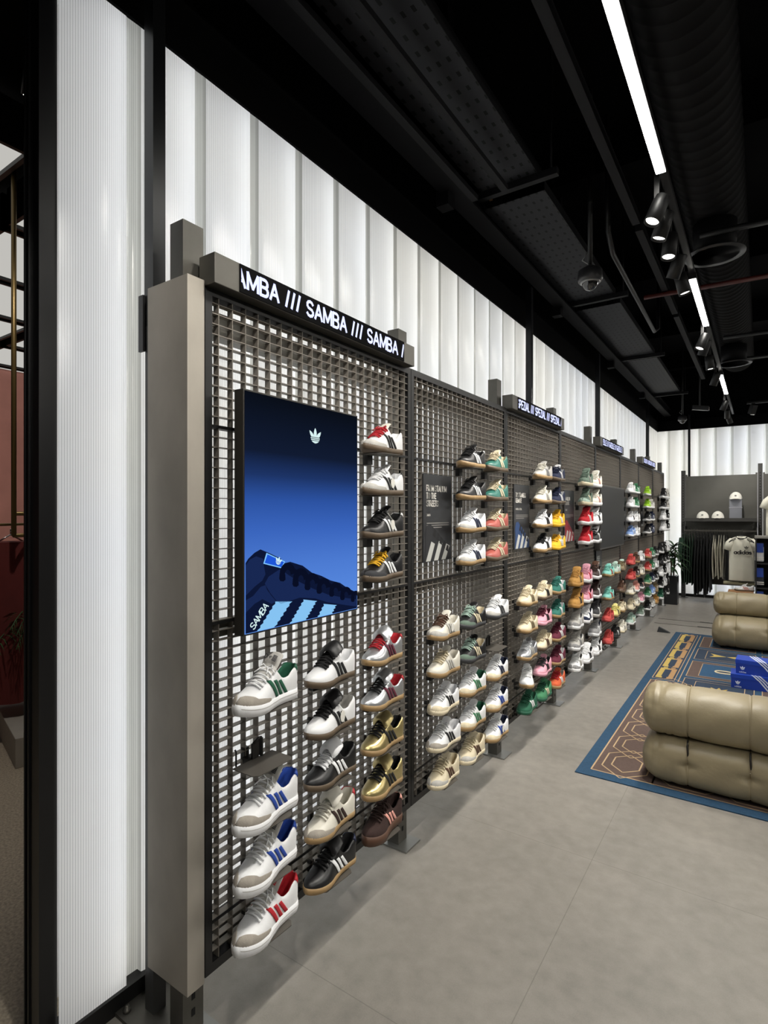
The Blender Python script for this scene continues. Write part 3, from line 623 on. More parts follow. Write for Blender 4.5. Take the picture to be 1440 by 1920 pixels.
# ------------------------------------------------------------------ trainers
def lerp_tab(tab, s):
    for (a, x), (b_, y) in zip(tab, tab[1:]):
        if s <= b_:
            u = (s-a)/(b_-a) if b_ > a else 0; u = u*u*(3-2*u)*.5 + u*.5; return x + (y-x)*u
    return tab[-1][1]
class Last:
    """shape of one kind of trainer: s runs heel 0 to toe 1"""
    def __init__(q, L=.285, wk=1.0, ts=.024, hk=1.0, toe_h=0.0, tongue='plain', th=.006, puff=0.0):
        q.L, q.wk, q.ts, q.hk, q.toe_h, q.tongue, q.th, q.puff = L, wk, ts, hk, toe_h, tongue, th, puff
    def w(q, s):
        b = lerp_tab([(0,.031),(.1,.0325),(.25,.031),(.38,.0315),(.52,.039),(.66,.0475),(.78,.0475),(.9,.046),(1,.045)], s)
        if s < .11: b *= sqrt(max(0, 1-((.11-s)/.11)**2))
        if s > .64: b *= max(0, 1-((s-.64)/.36)**2.3)**.60
        return b*q.wk
    def cx(q, s): return -.004*sin(pi*min(1, s))+.008*max(0, s-.6)  # slight asymmetry
    def y(q, s): return (.5-s)*q.L
    def spring(q, s): return .011*max(0, (s-.72)/.28)**2
    def zb(q, s): return q.ts - .004 + q.spring(s)
    def H(q, s):
        h = lerp_tab([(0,.077),(.06,.079),(.12,.068),(.22,.048),(.32,.050),(.38,.068),(.43,.086),(.5,.081),(.6,.063),(.7,.046),(.8,.035),(.9,.028),(.96,.020),(1,.006)], s)
        return q.zb(s) + (h+ (q.toe_h*max(0,(s-.6)/.4) if s < .97 else 0))*q.hk
    def e(q, s):
        if s > .47: return 0.0
        k = lerp_tab([(0,.55),(.1,.72),(.3,.80),(.40,.62),(.44,.40),(.47,0)], s)
        return q.w(s)*k
    def S(q, s, v, side, off=0.0):
        w = q.w(s); e = q.e(s); th = v*pi/2; zb = q.zb(s); H = q.H(s)
        p = .62 if s < .5 else .62+.28*min(1, (s-.5)/.2)
        x = e + (w*(1-.0*v)-e)*max(0, cos(th))**p
        x += .0016*sin(pi*v) if s > .03 and s < .95 else 0
        z = zb + (H-zb)*sin(th)
        P = Vector((q.cx(s)+side*x, q.y(s), z))
        if off:
            d = .004
            a = q.S(min(1, s+d), v, side); a0 = q.S(max(0, s-d), v, side)
            c = q.S(s, min(1, v+.02), side); c0 = q.S(s, max(0, v-.02), side)
            n = (a-a0).cross(c-c0)*side
            if n.length > 1e-9:
                n.normalize()
                if n.x*side < -.2 or n.z < -.5: n = -n
                P = P + n*off
        return P
    def patch(q, b, fn, nu, nv, side, off):
        rows = []
        for i in range(nu+1):
            r = []
            for j in range(nv+1):
                s, v = fn(i/nu, j/nv); r.append(q.S(min(.999, max(.001, s)), min(1, max(0, v)), side, off))
            rows.append(r)
        b.grid(rows)
    def meshes(q):
        out = {}
        SS = [0,.004,.012,.024,.04,.06,.085,.11,.15,.2,.25,.3,.34,.37,.40,.42,.44,.455,.47,.5,.54,.58,.63,.68,.73,.78,.83,.87,.90,.93,.955,.975,.988,.996,1]
        b = MB()
        for side in (-1, 1):
            b.grid([[q.S(s, j/9, side) for j in range(10)] for s in SS])
        out['upper'] = b
        # lining
        b = MB(); rows = []
        for s in SS:
            if s > .475: break
            e = q.e(s); H = q.H(s); zb = q.zb(s); c = q.cx(s); y = q.y(s); ew = max(e, q.w(s)*.3)
            r = []
            for side in (-1, 1):
                pp = [(side*e, H), (side*e*.80, H-.004), (side*ew*.80, H-.02), (side*ew*.85, zb+.012), (side*ew*.4, zb+.006)]
                if side == 1: pp = pp[::-1]
                r += [Vector((c+x, y-(.004 if s < .03 else 0)*(1 if s == 0 else .5), z)) for x, z in pp]
            rows.append(r)
        b.grid(rows); out['lining'] = b
        # sole
        b = MB(); rows = []; n = len(SS)
        lay = [(0, -.004), (.004, .0015), (q.ts*.5, .003+q.puff), (q.ts-.001, .0022), (q.ts, -.003)]
        ring = []
        for zz, dw in lay:
            r = []
            for s in SS: r.append(Vector((q.cx(s)+q.w(s)+dw*(1 if q.w(s) > .004 else .3), q.y(s)+(.002+dw*.7 if s < .02 else 0)-(.001+dw*.7 if s > .98 else 0), zz+q.spring(s)+(.006*max(0,(.04-s)/.04) if zz < .001 else 0))))
            for s in SS[::-1][1:-1]: r.append(Vector((q.cx(s)-q.w(s)-dw*(1 if q.w(s) > .004 else .3), q.y(s), zz+q.spring(s))))
            ring.append(r)
        b.grid(ring, closed=True); m = len(ring[0]); o = len(b.v)
        for r in (ring[0], ring[-1]):
            rr = [[r[i], r[(m-i) % m]] for i in range(n)]; b.grid(rr)
        out['sole'] = b
        if q.puff:   # groove line round the midsole
            b2 = MB(); rr = []
            for zz, dw in ((q.ts*.62, .0035+q.puff), (q.ts*.68, .0035+q.puff)):
                rr.append([Vector((q.cx(s)+q.w(s)+dw, q.y(s), zz+q.spring(s))) for s in SS[2:-2]])
            b2.grid(rr); out['sole_line'] = b2
        # toe guard (suede T) and heel tab, stripes, eyestay
        b = MB()
        for side in (-1, 1):
            q.patch(b, lambda u, v: (.60+.40*u, v*(.10+.26*min(1,u*2)+.64*max(0,(u-.5)/.5)**.8 if u < 1 else v)), 18, 8, side, .0012)
        out['toe_guard'] = b
        b = MB()
        for side in (-1, 1): q.patch(b, lambda u, v: (.0+.105*u*(1-.25*(1-v)), .58+.42*v), 6, 6, side, .0014)
        out['heel_tab'] = b
        for side in (-1, 1):
            b = MB(); out['stripes' if side == 1 else 'stripes_inner'] = b
            for s0 in (.25, .34, .43):
                def fn(u, v, s0=s0):
                    s_ = s0+.054*u+.12*v; zt = .004 + (.046, .051, .054)[int((s0-.24)/.08)]*v*q.hk
                    return s_, math.asin(min(.94, zt/(q.H(s_)-q.zb(s_))))*2/pi
                q.patch(b, fn, 3, 9, side, .0018)
        b = MB()
        for side in (-1, 1): q.patch(b, lambda u, v: (.43+.27*u, .70+.24*v), 10, 4, side, .0016)
        out['eyestay'] = b
        # laces
        b = MB(); N = 6
        for i in range(N):
            s = .47+.235*i/(N-1); pts = []
            for j in range(9):
                t = -1+2*j/8; v = 1-abs(t)*.34; side = 1 if t >= 0 else -1
                p = q.S(min(1, s+.012*t), v, side, .0045+.003*(1-abs(t))); pts.append(p)
            b.tube(pts, [.0034]*9, 6)
            if i < N-1:
                p0 = q.S(s, .72, 1, .005); p1 = q.S(s+.045, .80, -1, .008); b.tube([p0, (p0+p1)/2+Vector((0,0,.004)), p1], .003, 6)
        if q.tongue != 'flap':
            c = q.S(.47, 1, 1, .006)
            for sd in (-1, 1): b.tube([c, c+Vector((sd*.018, .004, .009)), c+Vector((sd*.027, -.008, .002)), c+Vector((sd*.012, -.012, -.001))], .0022, 6); b.tube([c, c+Vector((sd*.016, -.016, .0)), c+Vector((sd*.024, -.034, -.010))], .002, 6)
        out['laces'] = b
        # tongue
        b = MB(); ridge = lambda s: q.H(s)
        top = {'plain': .026, 'flap': .018, 'fat': .040}[q.tongue]; wid = {'plain': .022, 'flap': .02, 'fat': .031}[q.tongue]*q.wk
        path = [(.66, ridge(.66)-.002, wid*.7), (.56, ridge(.56)+.002, wid*.85), (.48, ridge(.48)+.003, wid*.92), (.43, ridge(.44)+top*.35, wid), (.385, ridge(.44)+top*.75, wid*1.08), (.345, ridge(.44)+top, wid*1.05), (.332, ridge(.44)+top+.001, wid*.7)]
        th = {'plain': .006, 'flap': .005, 'fat': .017}[q.tongue]
        rows = []
        for s, z, wd in path:
            r = []
            for k in range(16):
                a = 2*pi*k/16; u = cos(a); 
                r.append(Vector((q.cx(s)+wd*(abs(u)**.6)*(1 if u > 0 else -1), q.y(s)+th*.5*sin(a)*(1 if s < .45 else .3), z + th*.5*sin(a)*(1 if s >= .42 else .5) - .010*abs(u)**2*(1 if s > .4 else .5))))
            rows.append(r)
        b.grid(rows, closed=True); b.poly(rows[0]); b.poly(rows[-1]); out['tongue'] = b
        if q.tongue == 'flap':
            b = MB(); rows = []
            fp = [(.350, .020, .022), (.356, .034, .028), (.375, .041, .035), (.42, .043, .040), (.47, .041, .042), (.52, .036, .041), (.555, .030, .035), (.565, .027, .024)]
            for up in (1, -1):
                for s, dz, wd in (fp if up == 1 else fp[::-1]):
                    z0 = q.H(.44)+dz-(s-.36)*.07; r = []
                    for k in range(9):
                        u = -1+k/4; r.append(Vector((q.cx(s)+wd*u, q.y(s), z0 - .026*u*u + .0026*up)))
                    rows.append(r)
            rows.append(rows[0]); b.grid(rows)
            n = len(fp)*2
            for k in (0, 8): b.poly([rows[i][k] for i in range(n)])
            out['tongue_flap'] = b
        if q.tongue == 'fat':
            b = MB(); zt = ridge(.44)
            A = Vector((0, q.y(.50)-.004, ridge(.50)+.013)); B = Vector((0, q.y(.375)-th*.5, zt+top*.80+th*.4)); up_ = (B-A).normalized(); nn = Vector((1,0,0)).cross(up_)
            for i in range(5):
                o_ = A + (B-A)*(.52+.10*i) + nn*.0065
                b.poly([o_+Vector((.010,0,0)), o_+Vector((.026,0,-.004)), o_+Vector((.026,0,-.004))+up_*.0035, o_+Vector((.010,0,0))+up_*.0035])
            strokes(b, 'DI', .014, A+(B-A)*.62+nn*.0085+Vector((-.020,0,0)), (1,0,0), up_, wt=.2)
            trefoil(b, A+(B-A)*.70+nn*.0085+Vector((.002,0,0)), (1,0,0), up_, .008)
            out['emblem'] = b
        b = MB()   # price tag on a string
        p = q.S(.45, .8, 1, .004); x = q.w(.4)+q.cx(.4)+.006
        ring = [(x+.001, q.y(.40)+.014*cos(a), q.ts+.028+.021*sin(a)) for a in [2*pi*i/20 for i in range(20)]]
        b.prism(ring, (.0015, .001, 0)); b.tube([p, Vector((x+.002, q.y(.40), q.ts+.048))], .0008, 5)
        out['price_tag'] = b
        return {k: v.mesh(k) for k, v in out.items()}
LASTS = {'low': Last(), 'flap': Last(tongue='flap'), 'fat': Last(L=.292, wk=1.06, ts=.036, hk=1.03, toe_h=.004, tongue='fat', puff=.002),
         'thick': Last(L=.285, wk=1.0, ts=.040, hk=.98), 'shell': Last(L=.288, wk=1.05, ts=.030, hk=1.12, toe_h=.006, tongue='fat')}
SM = {k: v.meshes() for k, v in LASTS.items()}
for d in SM.values():
    for me in d.values():
        me.materials.append(None)
CL = {'white':'#e9eaec','offwhite':'#dcd8cc','cream':'#d8ccb0','black':'#121214','gum':'#9c8058','darkgum':'#5c4d3c','brown':'#54392a','navy':'#1a2340','blue':'#1f439c',
      'green':'#1d5740','teal':'#2a6a5f','mint':'#7fc4b8','red':'#b0202c','brightred':'#c22330','pink':'#dc9fb0','silver':'#c3c6ca','gold':'#b8a978','grey':'#8f8f90','lightgrey':'#b9b7b2',
      'suede':'#a39c92','yellow':'#e8b52c','tan':'#b98a48','maroon':'#5c1a30','orange':'#c65a34','coral':'#c04a46','sage':'#66796c','lime':'#9acb2e','paleyellow':'#ded487','charcoal':'#37383b',
      'darkbrown':'#33211d','rose':'#e0a094','purple':'#584a86','skyblue':'#7f9fd4','kelly':'#3c7a55','olive':'#7d6e52','palemint':'#a9c2b6','smoke':'#75746f','brick':'#a9554c'}
def shoe_mat(c, kind='leather'):
    if c in ('silver', 'gold') and kind == 'leather': return mat('leather_'+c, CL[c], .33, .8, bump=.08, bscale=60)
    if kind == 'sole': return mat('sole_'+c, CL[c], .55, noise=.05, scale=30)
    if kind == 'suede': return mat('suede_'+c, CL[c], .9, noise=.10, scale=50, bump=.12, bscale=300)
    if kind == 'lace': return mat('lace_'+c, CL[c], .85)
    return mat('leather_'+c, CL[c], .42, noise=.03, scale=30, bump=.04, bscale=120)
ROWZ = [.262, .44, .62, .80, .98, 1.325, 1.50, 1.675, 1.85]
ROWZ5 = [.262, .49, .71, .95]
ROWN = ['bottom row', 'second row up', 'third row up', 'fourth row up', 'fifth row up', 'fourth row down', 'third row down', 'second row down', 'top row']
COLY = [.17, .49, .83]; COLN = ['left', 'middle', 'right']
SX = -1.318
PLATE = MB(); PLATE.prism([(-.055,-.085,-.0035),(.035,-.085,-.0035),(.05,-.07,-.0035),(.05,.07,-.0035),(.035,.085,-.0035),(-.055,.085,-.0035)], (0,0,.0025)); PLATE = PLATE.mesh('plate', [mat('shelf_grey', '#5b5751', .5, .3)])
HOOK = MB(); HOOK.box(-.084,-.058,-.018,.018,-.042,.004); HOOK.box(-.100,-.084,-.010,.010,-.01,.03); HOOK = HOOK.mesh('bracket', [STEEL_D])
PEG = MB(); PEG.tube([(-.055,-.07,0),(-.055,-.07,.045),(-.06,-.07,.052)], .003, 6); PEG.box(-.058,-.050,-.005,.022,0,.05); PEG.box(-.062,-.045,.03,.036,0,.06); PEG.tube([(-.052,0,.05),(-.05,.02,.062),(-.055,.036,.058)], .005, 6); PEG = PEG.mesh('peg', [STEEL_D])
def shelf(k, yy, z, what, peg=False, tilt=0):
    t = thing('shoe_shelf', what, 'shelf', (SX, yy, z), 'single trainer shelves'); t.rotation_euler = (tilt, 0, 0)
    for nm, me in (('plate', PLATE), ('bracket', HOOK)) + ((('peg', PEG),) if peg else ()):
        o = bpy.data.objects.new(nm, me); COL.objects.link(o); o.parent = t
def shoe(k, col, row, kind, up, st, sole, desc, toe=None, lin=None, lace=None, tong=None, heel=None, tag_=False, upk='leather', flap=None, yaw=0, bay5=False, eye=None, no=()):
    yy = BAY0+k*BW+COLY[col]; z = (ROWZ5 if bay5 else ROWZ)[row]
    rn = ['bottom row', 'second row up', 'third row up', 'fourth row up'][row] if bay5 else ROWN[row]
    pos = f'{rn}, {COLN[col]} column, {BN[k]} panel'
    lower = row < 5
    tilt = radians(-2.5) if lower else radians(1.5)
    rz = radians(yaw if yaw else random.uniform(-2.5, 2.5)) + radians((9, 5, 3)[col] if k == 0 else 0)
    t = thing('trainer', f'{desc}, {pos}', 'shoe', (SX+.004, yy, z), 'trainers on the shoe wall')
    t.rotation_euler = (tilt, 0, rz)
    ms = SM[kind]; toe_c = toe or up
    parts = [('sole', ms['sole'], shoe_mat(sole, 'sole'), None), ('upper', ms['upper'], shoe_mat(up, upk), None),
             ('lining', ms['lining'], shoe_mat(lin or up, 'suede'), None),
             ('toe_guard', ms['toe_guard'], shoe_mat(toe_c, 'suede' if toe else upk), None),
             ('heel_tab', ms['heel_tab'], shoe_mat(heel or up, upk), None),
             ('stripes', ms['stripes'], shoe_mat(st, 'lace'), None), ('stripes', ms['stripes_inner'], shoe_mat(st, 'lace'), None),
             ('eyestay', ms['eyestay'], shoe_mat(eye or up, upk), None),
             ('laces', ms['laces'], shoe_mat(lace or up, 'lace'), None), ('tongue', ms['tongue'], shoe_mat(tong or up, upk), None)]
    if kind == 'flap': parts.append(('tongue_flap', ms['tongue_flap'], shoe_mat(flap or up), None))
    if kind == 'fat': parts += [('emblem', ms['emblem'], shoe_mat('charcoal' if st != 'red' else 'red', 'lace'), None), ('sole_line', ms['sole_line'], shoe_mat('lightgrey', 'sole'), None)]
    if tag_: parts.append(('price_tag', ms['price_tag'], mat('tag_card', '#e6e4dd', .7), 'white oval price tag'))
    for nm, me, m, lb in parts:
        if nm in no or (nm == 'toe_guard' and not toe) or (nm == 'eyestay' and not eye) or (nm == 'heel_tab' and not heel): continue
        o = bpy.data.objects.new(nm, me); COL.objects.link(o); o.parent = t
        o.material_slots[0].link = 'OBJECT'; o.material_slots[0].material = m
        if nm in ('toe_guard', 'heel_tab', 'stripes', 'eyestay'):
            s = o.modifiers.new('thickness', 'SOLIDIFY'); s.thickness = .0012; s.offset = 0
        if lb: o['label'] = lb
    shelf(k, yy, z, f'steel shelf under trainer, {pos}', tilt=tilt)
# nearest panel
N = 0
W_ = dict(toe='suede', lin='white', lace='white', tong='lightgrey')
shoe(0,0,4,'fat','white','green','white','chunky white trainer with green stripes', **{**W_, 'lin':'green','heel':'green'})
shoe(0,0,2,'fat','white','blue','white','chunky white trainer with blue stripes', **{**W_, 'lin':'blue','heel':'blue'})
shoe(0,0,1,'fat','white','blue','white','chunky white trainer with blue stripes', **{**W_, 'lin':'blue','heel':'blue'})
shoe(0,0,0,'fat','white','red','white','chunky white trainer with red stripes', **{**W_, 'lin':'brightred','heel':'brightred'})
shoe(0,1,4,'flap','white','black','darkgum','white trainer with black fold-over tongue', flap='black', tong='black', lace='black', eye='black', lin='white')
shoe(0,1,3,'flap','white','black','darkgum','white trainer with black flap and price tag', flap='black', tong='black', lace='black', eye='black', tag_=True, lin='lightgrey')
shoe(0,1,2,'flap','black','white','darkgum','black trainer with white fold-over tongue', flap='white', tong='white', lace='white', eye='white')
shoe(0,1,1,'flap','offwhite','darkbrown','gum','off-white trainer with brown stripes, red heel', flap='offwhite', toe='suede', heel='red', lace='offwhite')
shoe(0,1,0,'flap','black','white','gum','black trainer with white stripes and flap', flap='black', heel='navy', lace='black')
shoe(0,2,8,'low','white','black','darkgum','white trainer with red laces', lace='red', tong='offwhite', toe='lightgrey')
shoe(0,2,7,'low','white','black','darkgum','white trainer with black stripes and tag', tag_=True, toe='lightgrey', heel='black')
shoe(0,2,6,'low','black','white','darkgum','black trainer with white stripes and tag', tag_=True, heel='white')
shoe(0,2,5,'low','black','white','darkgum','black trainer with yellow laces', lace='yellow', toe='charcoal')
shoe(0,2,4,'flap','silver','maroon','gum','silver trainer with dark red stripes', flap='silver', lin='red', lace='red', heel='red')
shoe(0,2,3,'flap','silver','maroon','gum','silver trainer with dark red stripes', flap='silver', lin='red', lace='black', heel='red')
shoe(0,2,2,'flap','gold','black','gum','gold trainer with black stripes', flap='gold', lin='black', lace='black')
shoe(0,2,1,'flap','gold','black','gum','gold trainer with black stripes', flap='gold', lin='black', lace='black')
shoe(0,2,0,'thick','darkbrown','rose','brown','dark brown suede trainer with pink stripes', lace='darkbrown', heel='rose', upk='suede')
shelf(0, BAY0+COLY[0], ROWZ[3], 'empty steel shelf in the left column of the nearest panel', peg=True)
# second panel
def S2(*a, **k): shoe(1, *a, **k)
S2(0,4,'low','offwhite','lightgrey','gum','off-white trainer with brown laces and tag', toe='lightgrey', lace='brown', tag_=True)
S2(0,3,'low','offwhite','lightgrey','gum','pale grey trainer with gum sole', lace='cream')
S2(0,2,'low','white','black','cream','white trainer with black stripes, cream toe', toe='cream', heel='black')
S2(0,1,'low','white','black','cream','white trainer with black stripes, grey toe', toe='suede', heel='black')
S2(0,0,'low','cream','brown','cream','cream trainer with brown stripes', toe='lightgrey')
S2(1,4,'low','black','cream','charcoal','black and sage green trainer', toe='sage', lace='palemint', lin='cream')
S2(1,3,'low','black','cream','charcoal','black and sage green trainer', toe='sage', lace='palemint', lin='cream')
S2(1,2,'low','white','kelly','gum','white trainer with green stripes', toe='cream', lin='green', heel='green')
S2(1,1,'low','white','kelly','gum','white trainer with green stripes', toe='cream', lin='green', heel='green')
S2(1,0,'low','cream','brown','cream','cream trainer with brown stripes', toe='lightgrey')
S2(2,4,'low','white','charcoal','charcoal','white trainer with flower print and dark sole', toe='lightgrey')
shelf(1, BAY0+BW+COLY[2], ROWZ[3], 'empty steel shelf in the right column of the second panel', peg=True)
S2(2,2,'low','white','navy','gum','white trainer with navy stripes', toe='cream', lin='navy', heel='navy')
S2(2,1,'low','white','blue','gum','white trainer with blue stripes', toe='cream', lin='navy', heel='navy')
S2(2,0,'low','white','blue','gum','white trainer with blue stripes and tag', toe='cream', lin='navy', heel='navy', tag_=True)
S2(1,8,'low','black','white','gum','black trainer with white stripes, gum sole', heel='white')
S2(1,7,'low','black','white','gum','black trainer with white stripes, gum sole', lace='black')
S2(1,6,'low','white','navy','gum','white trainer with navy stripes', toe='lightgrey')
S2(1,5,'low','white','navy','gum','white trainer with navy stripes', toe='lightgrey')
S2(2,8,'low','teal','cream','darkgum','green trainer with cream stripes', lace='cream', tong='cream', lin='cream', eye='cream')
S2(2,7,'low','teal','cream','darkgum','green trainer with cream stripes', lace='cream', tong='cream', lin='cream', eye='cream')
S2(2,6,'low','brick','cream','darkgum','red trainer with cream stripes', lace='cream', tong='cream', lin='cream', eye='cream')
S2(2,5,'low','brick','cream','darkgum','red trainer with cream stripes', lace='cream', tong='cream', lin='cream', eye='cream')
# third panel
def S3(*a, **k): shoe(2, *a, **k)
S3(0,4,'low','cream','olive','gum','beige trainer with pale stripes', lace='cream')
S3(0,3,'low','cream','olive','gum','cream trainer with tan stripes', lace='cream')
S3(0,2,'low','silver','lightgrey','gum','silvery white trainer with grey stripes')
S3(0,1,'low','white','lightgrey','gum','all white trainer pointing forwards', yaw=18)
S3(0,0,'low','green','white','green','dark green suede trainer with white stripes', lace='green', upk='suede')
S3(1,4,'low','cream','black','darkgum','cream trainer with black stripes')
S3(1,3,'low','pink','black','pink','pink trainer with black stripes', lin='maroon', lace='maroon')
S3(1,2,'low','cream','brown','darkgum','cream trainer with brown stripes')
S3(1,1,'low','pink','black','pink','pink trainer with black stripes', lin='charcoal', lace='charcoal')
S3(1,0,'low','kelly','cream','green','green suede trainer with cream stripes', upk='suede', lace='green')
S3(2,4,'low','teal','white','gum','teal green trainer with white stripes', lin='white', upk='suede')
S3(2,3,'low','teal','white','gum','teal green trainer with white stripes', lin='white', lace='teal', upk='suede')
S3(2,2,'low','maroon','white','gum','maroon suede trainer with white stripes', upk='suede', lin='white')
S3(2,1,'low','maroon','white','gum','maroon suede trainer with white stripes', upk='suede', lin='white')
S3(2,0,'low','orange','white','gum','orange suede trainer with white stripes', upk='suede', lin='lightgrey', lace='red')
S3(1,8,'low','lightgrey','grey','gum','light grey trainer with gum sole', lace='offwhite')
S3(1,7,'low','offwhite','lightgrey','gum','off-white trainer with gum sole')
S3(1,6,'low','white','black','gum','white trainer with black stripes', lin='charcoal')
S3(1,5,'low','white','black','gum','white trainer with black laces', lace='black', tong='black')
S3(2,8,'low','navy','white','darkgum','navy suede trainer with white stripes', tong='white', lin='white', upk='suede')
S3(2,7,'low','navy','white','darkgum','navy suede trainer with white stripes', lin='white', upk='suede')
S3(2,6,'low','yellow','white','yellow','yellow trainer with white stripes', upk='suede')
S3(2,5,'low','yellow','white','yellow','yellow and white trainer', upk='suede', tong='offwhite', lin='offwhite', tag_=True)
# fourth panel
def S4(*a, **k): shoe(3, *a, **k)
S4(0,4,'shell','tan','olive','tan','tan suede trainer', upk='suede')
S4(0,3,'shell','tan','charcoal','tan','tan suede trainer with dark stripes', upk='suede', lin='brown')
S4(0,2,'shell','lightgrey','white','white','grey and white trainer', toe='grey', lin='grey')
S4(0,1,'shell','lightgrey','grey','white','grey and white trainer', toe='grey', lin='grey')
S4(0,0,'shell','white','lightgrey','white','white trainer with grey toe', toe='grey', lin='smoke')
S4(1,4,'shell','pink','brightred','white','pink trainer with red stripes', upk='suede')
S4(1,3,'shell','pink','brightred','white','pink trainer with red stripes', upk='suede', lin='maroon')
S4(1,2,'shell','white','navy','white','white trainer with navy stripes', toe='navy', lin='navy')
S4(1,0,'shell','white','black','white','white trainer with black stripes', lin='charcoal')
S4(2,4,'shell','darkbrown','white','white','dark brown trainer with white stripes', tong='brown')
S4(2,3,'shell','darkbrown','white','white','dark brown trainer with white stripes', tong='darkbrown')
S4(2,2,'shell','charcoal','white','lightgrey','grey trainer with white stripes', upk='suede')
S4(2,1,'shell','grey','white','white','grey trainer with white stripes', upk='suede', lin='navy')
S4(2,0,'shell','white','black','white','white trainer with black stripes', lin='charcoal')
S4(1,8,'shell','sage','lightgrey','cream','grey-green suede trainer', upk='suede', toe='sage')
S4(1,7,'shell','sage','cream','cream','grey-green suede trainer', upk='suede', toe='palemint')
S4(1,6,'shell','brightred','white','white','bright red trainer with white stripes', upk='suede')
S4(1,5,'shell','brightred','white','white','bright red trainer with white stripes', upk='suede')
S4(2,8,'shell','offwhite','rose','white','off-white trainer with pale stripes')
S4(2,7,'shell','offwhite','rose','white','off-white trainer with pale stripes')
S4(2,6,'shell','white','black','white','black and white trainer', eye='black', tong='white', heel='black')
S4(2,5,'shell','black','white','white','black trainer with white stripes', tong='white')
# fifth panel: four wider rows
def S5(*a, **k): shoe(4, *a, bay5=True, **k)
S5(0,3,'low','mint','coral','gum','mint trainer with coral stripes')
S5(0,2,'low','mint','coral','gum','mint trainer with coral stripes')
S5(0,1,'low','coral','coral','coral','coral red trainer', upk='suede')
S5(0,0,'low','coral','brightred','coral','coral red trainer', upk='suede')
S5(1,3,'low','palemint','white','gum','pale mint trainer')
S5(1,1,'low','paleyellow','charcoal','gum','pale yellow trainer with dark stripes')
S5(1,0,'low','black','white','black','black trainer with white stripes')
S5(2,3,'low','olive','brown','darkgum','olive brown trainer', tong='palemint')
S5(2,2,'low','brown','olive','darkgum','brown trainer')
S5(2,1,'low','cream','olive','gum','cream trainer', tong='brown')
S5(2,0,'low','offwhite','lightgrey','cream','off-white trainer')
# far panels
def far(k, rows):
    for row, trio in rows:
        for col, (up, st, sole, desc) in trio:
            shoe(k, col, row, 'low' if k < 7 else 'shell', up, st, sole, desc)
wh = ('white','lightgrey','white','white trainer'); bw = ('black','white','white','black and white trainer'); wb = ('white','black','white','white trainer with black stripes')
far(5, [(8, [(0,wh),(1,('kelly','white','white','green trainer'))]), (7, [(0,wh),(1,('kelly','white','white','green trainer'))]),
        (6, [(0,wb),(1,wh)]), (5, [(0,('skyblue','white','white','light blue trainer')),(1,wh)]),
        (4, [(0,('coral','coral','coral','red trainer')),(1,('brown','olive','gum','brown trainer')),(2,wb)]),
        (3, [(0,('coral','brightred','coral','red trainer')),(1,('darkbrown','white','gum','dark brown trainer')),(2,('offwhite','black','cream','off-white trainer'))]),
        (2, [(0,('offwhite','charcoal','cream','off-white trainer')),(1,('rose','maroon','white','pale pink trainer')),(2,('black','rose','white','black trainer'))]),
        (1, [(0,('cream','charcoal','cream','cream trainer')),(1,('offwhite','black','cream','off-white trainer')),(2,('pink','maroon','white','pink trainer'))]),
        (0, [(0,('palemint','cream','white','pale mint trainer')),(2,('sage','white','white','sage green trainer'))])])
lime = ('lime','white','white','lime green trainer'); gr = ('kelly','white','white','green trainer')
far(6, [(8, [(0,lime)]), (7, [(0,lime),(1,('lightgrey','white','white','light grey trainer'))]), (6, [(0,bw),(1,('navy','white','white','navy trainer'))]), (5, [(0,bw),(1,('navy','white','navy','navy trainer'))]),
        (4, [(0,('coral','white','gum','coral trainer')),(1,gr),(2,bw)]), (3, [(0,('coral','white','gum','coral trainer')),(1,gr),(2,wb)]),
        (2, [(0,('kelly','cream','cream','green trainer')),(1,('navy','white','white','navy trainer')),(2,bw)]),
        (1, [(0,('kelly','white','white','green trainer')),(1,('skyblue','white','white','light blue trainer')),(2,('olive','white','gum','olive trainer'))]),
        (0, [(0,('black','white','white','black trainer')),(1,('lightgrey','white','white','light grey trainer')),(2,('tan','brown','gum','tan trainer'))])])
far(7, [(8, [(1,bw),(2,('lightgrey','charcoal','white','light grey trainer'))]), (7, [(1,bw),(2,('lightgrey','charcoal','white','light grey trainer'))]), (6, [(1,wh),(2,bw)]), (5, [(1,wh),(2,bw)]),
        (4, [(0,bw),(1,('black','white','black','black trainer')),(2,wb)]), (3, [(0,('black','white','black','black trainer')),(1,bw),(2,bw)]),
        (2, [(0,wb),(1,bw),(2,wh)]), (1, [(0,bw),(1,wb),(2,('black','white','black','black trainer'))]), (0, [(0,('green','white','white','dark green trainer')),(1,('black','lightgrey','black','black trainer')),(2,bw)])])
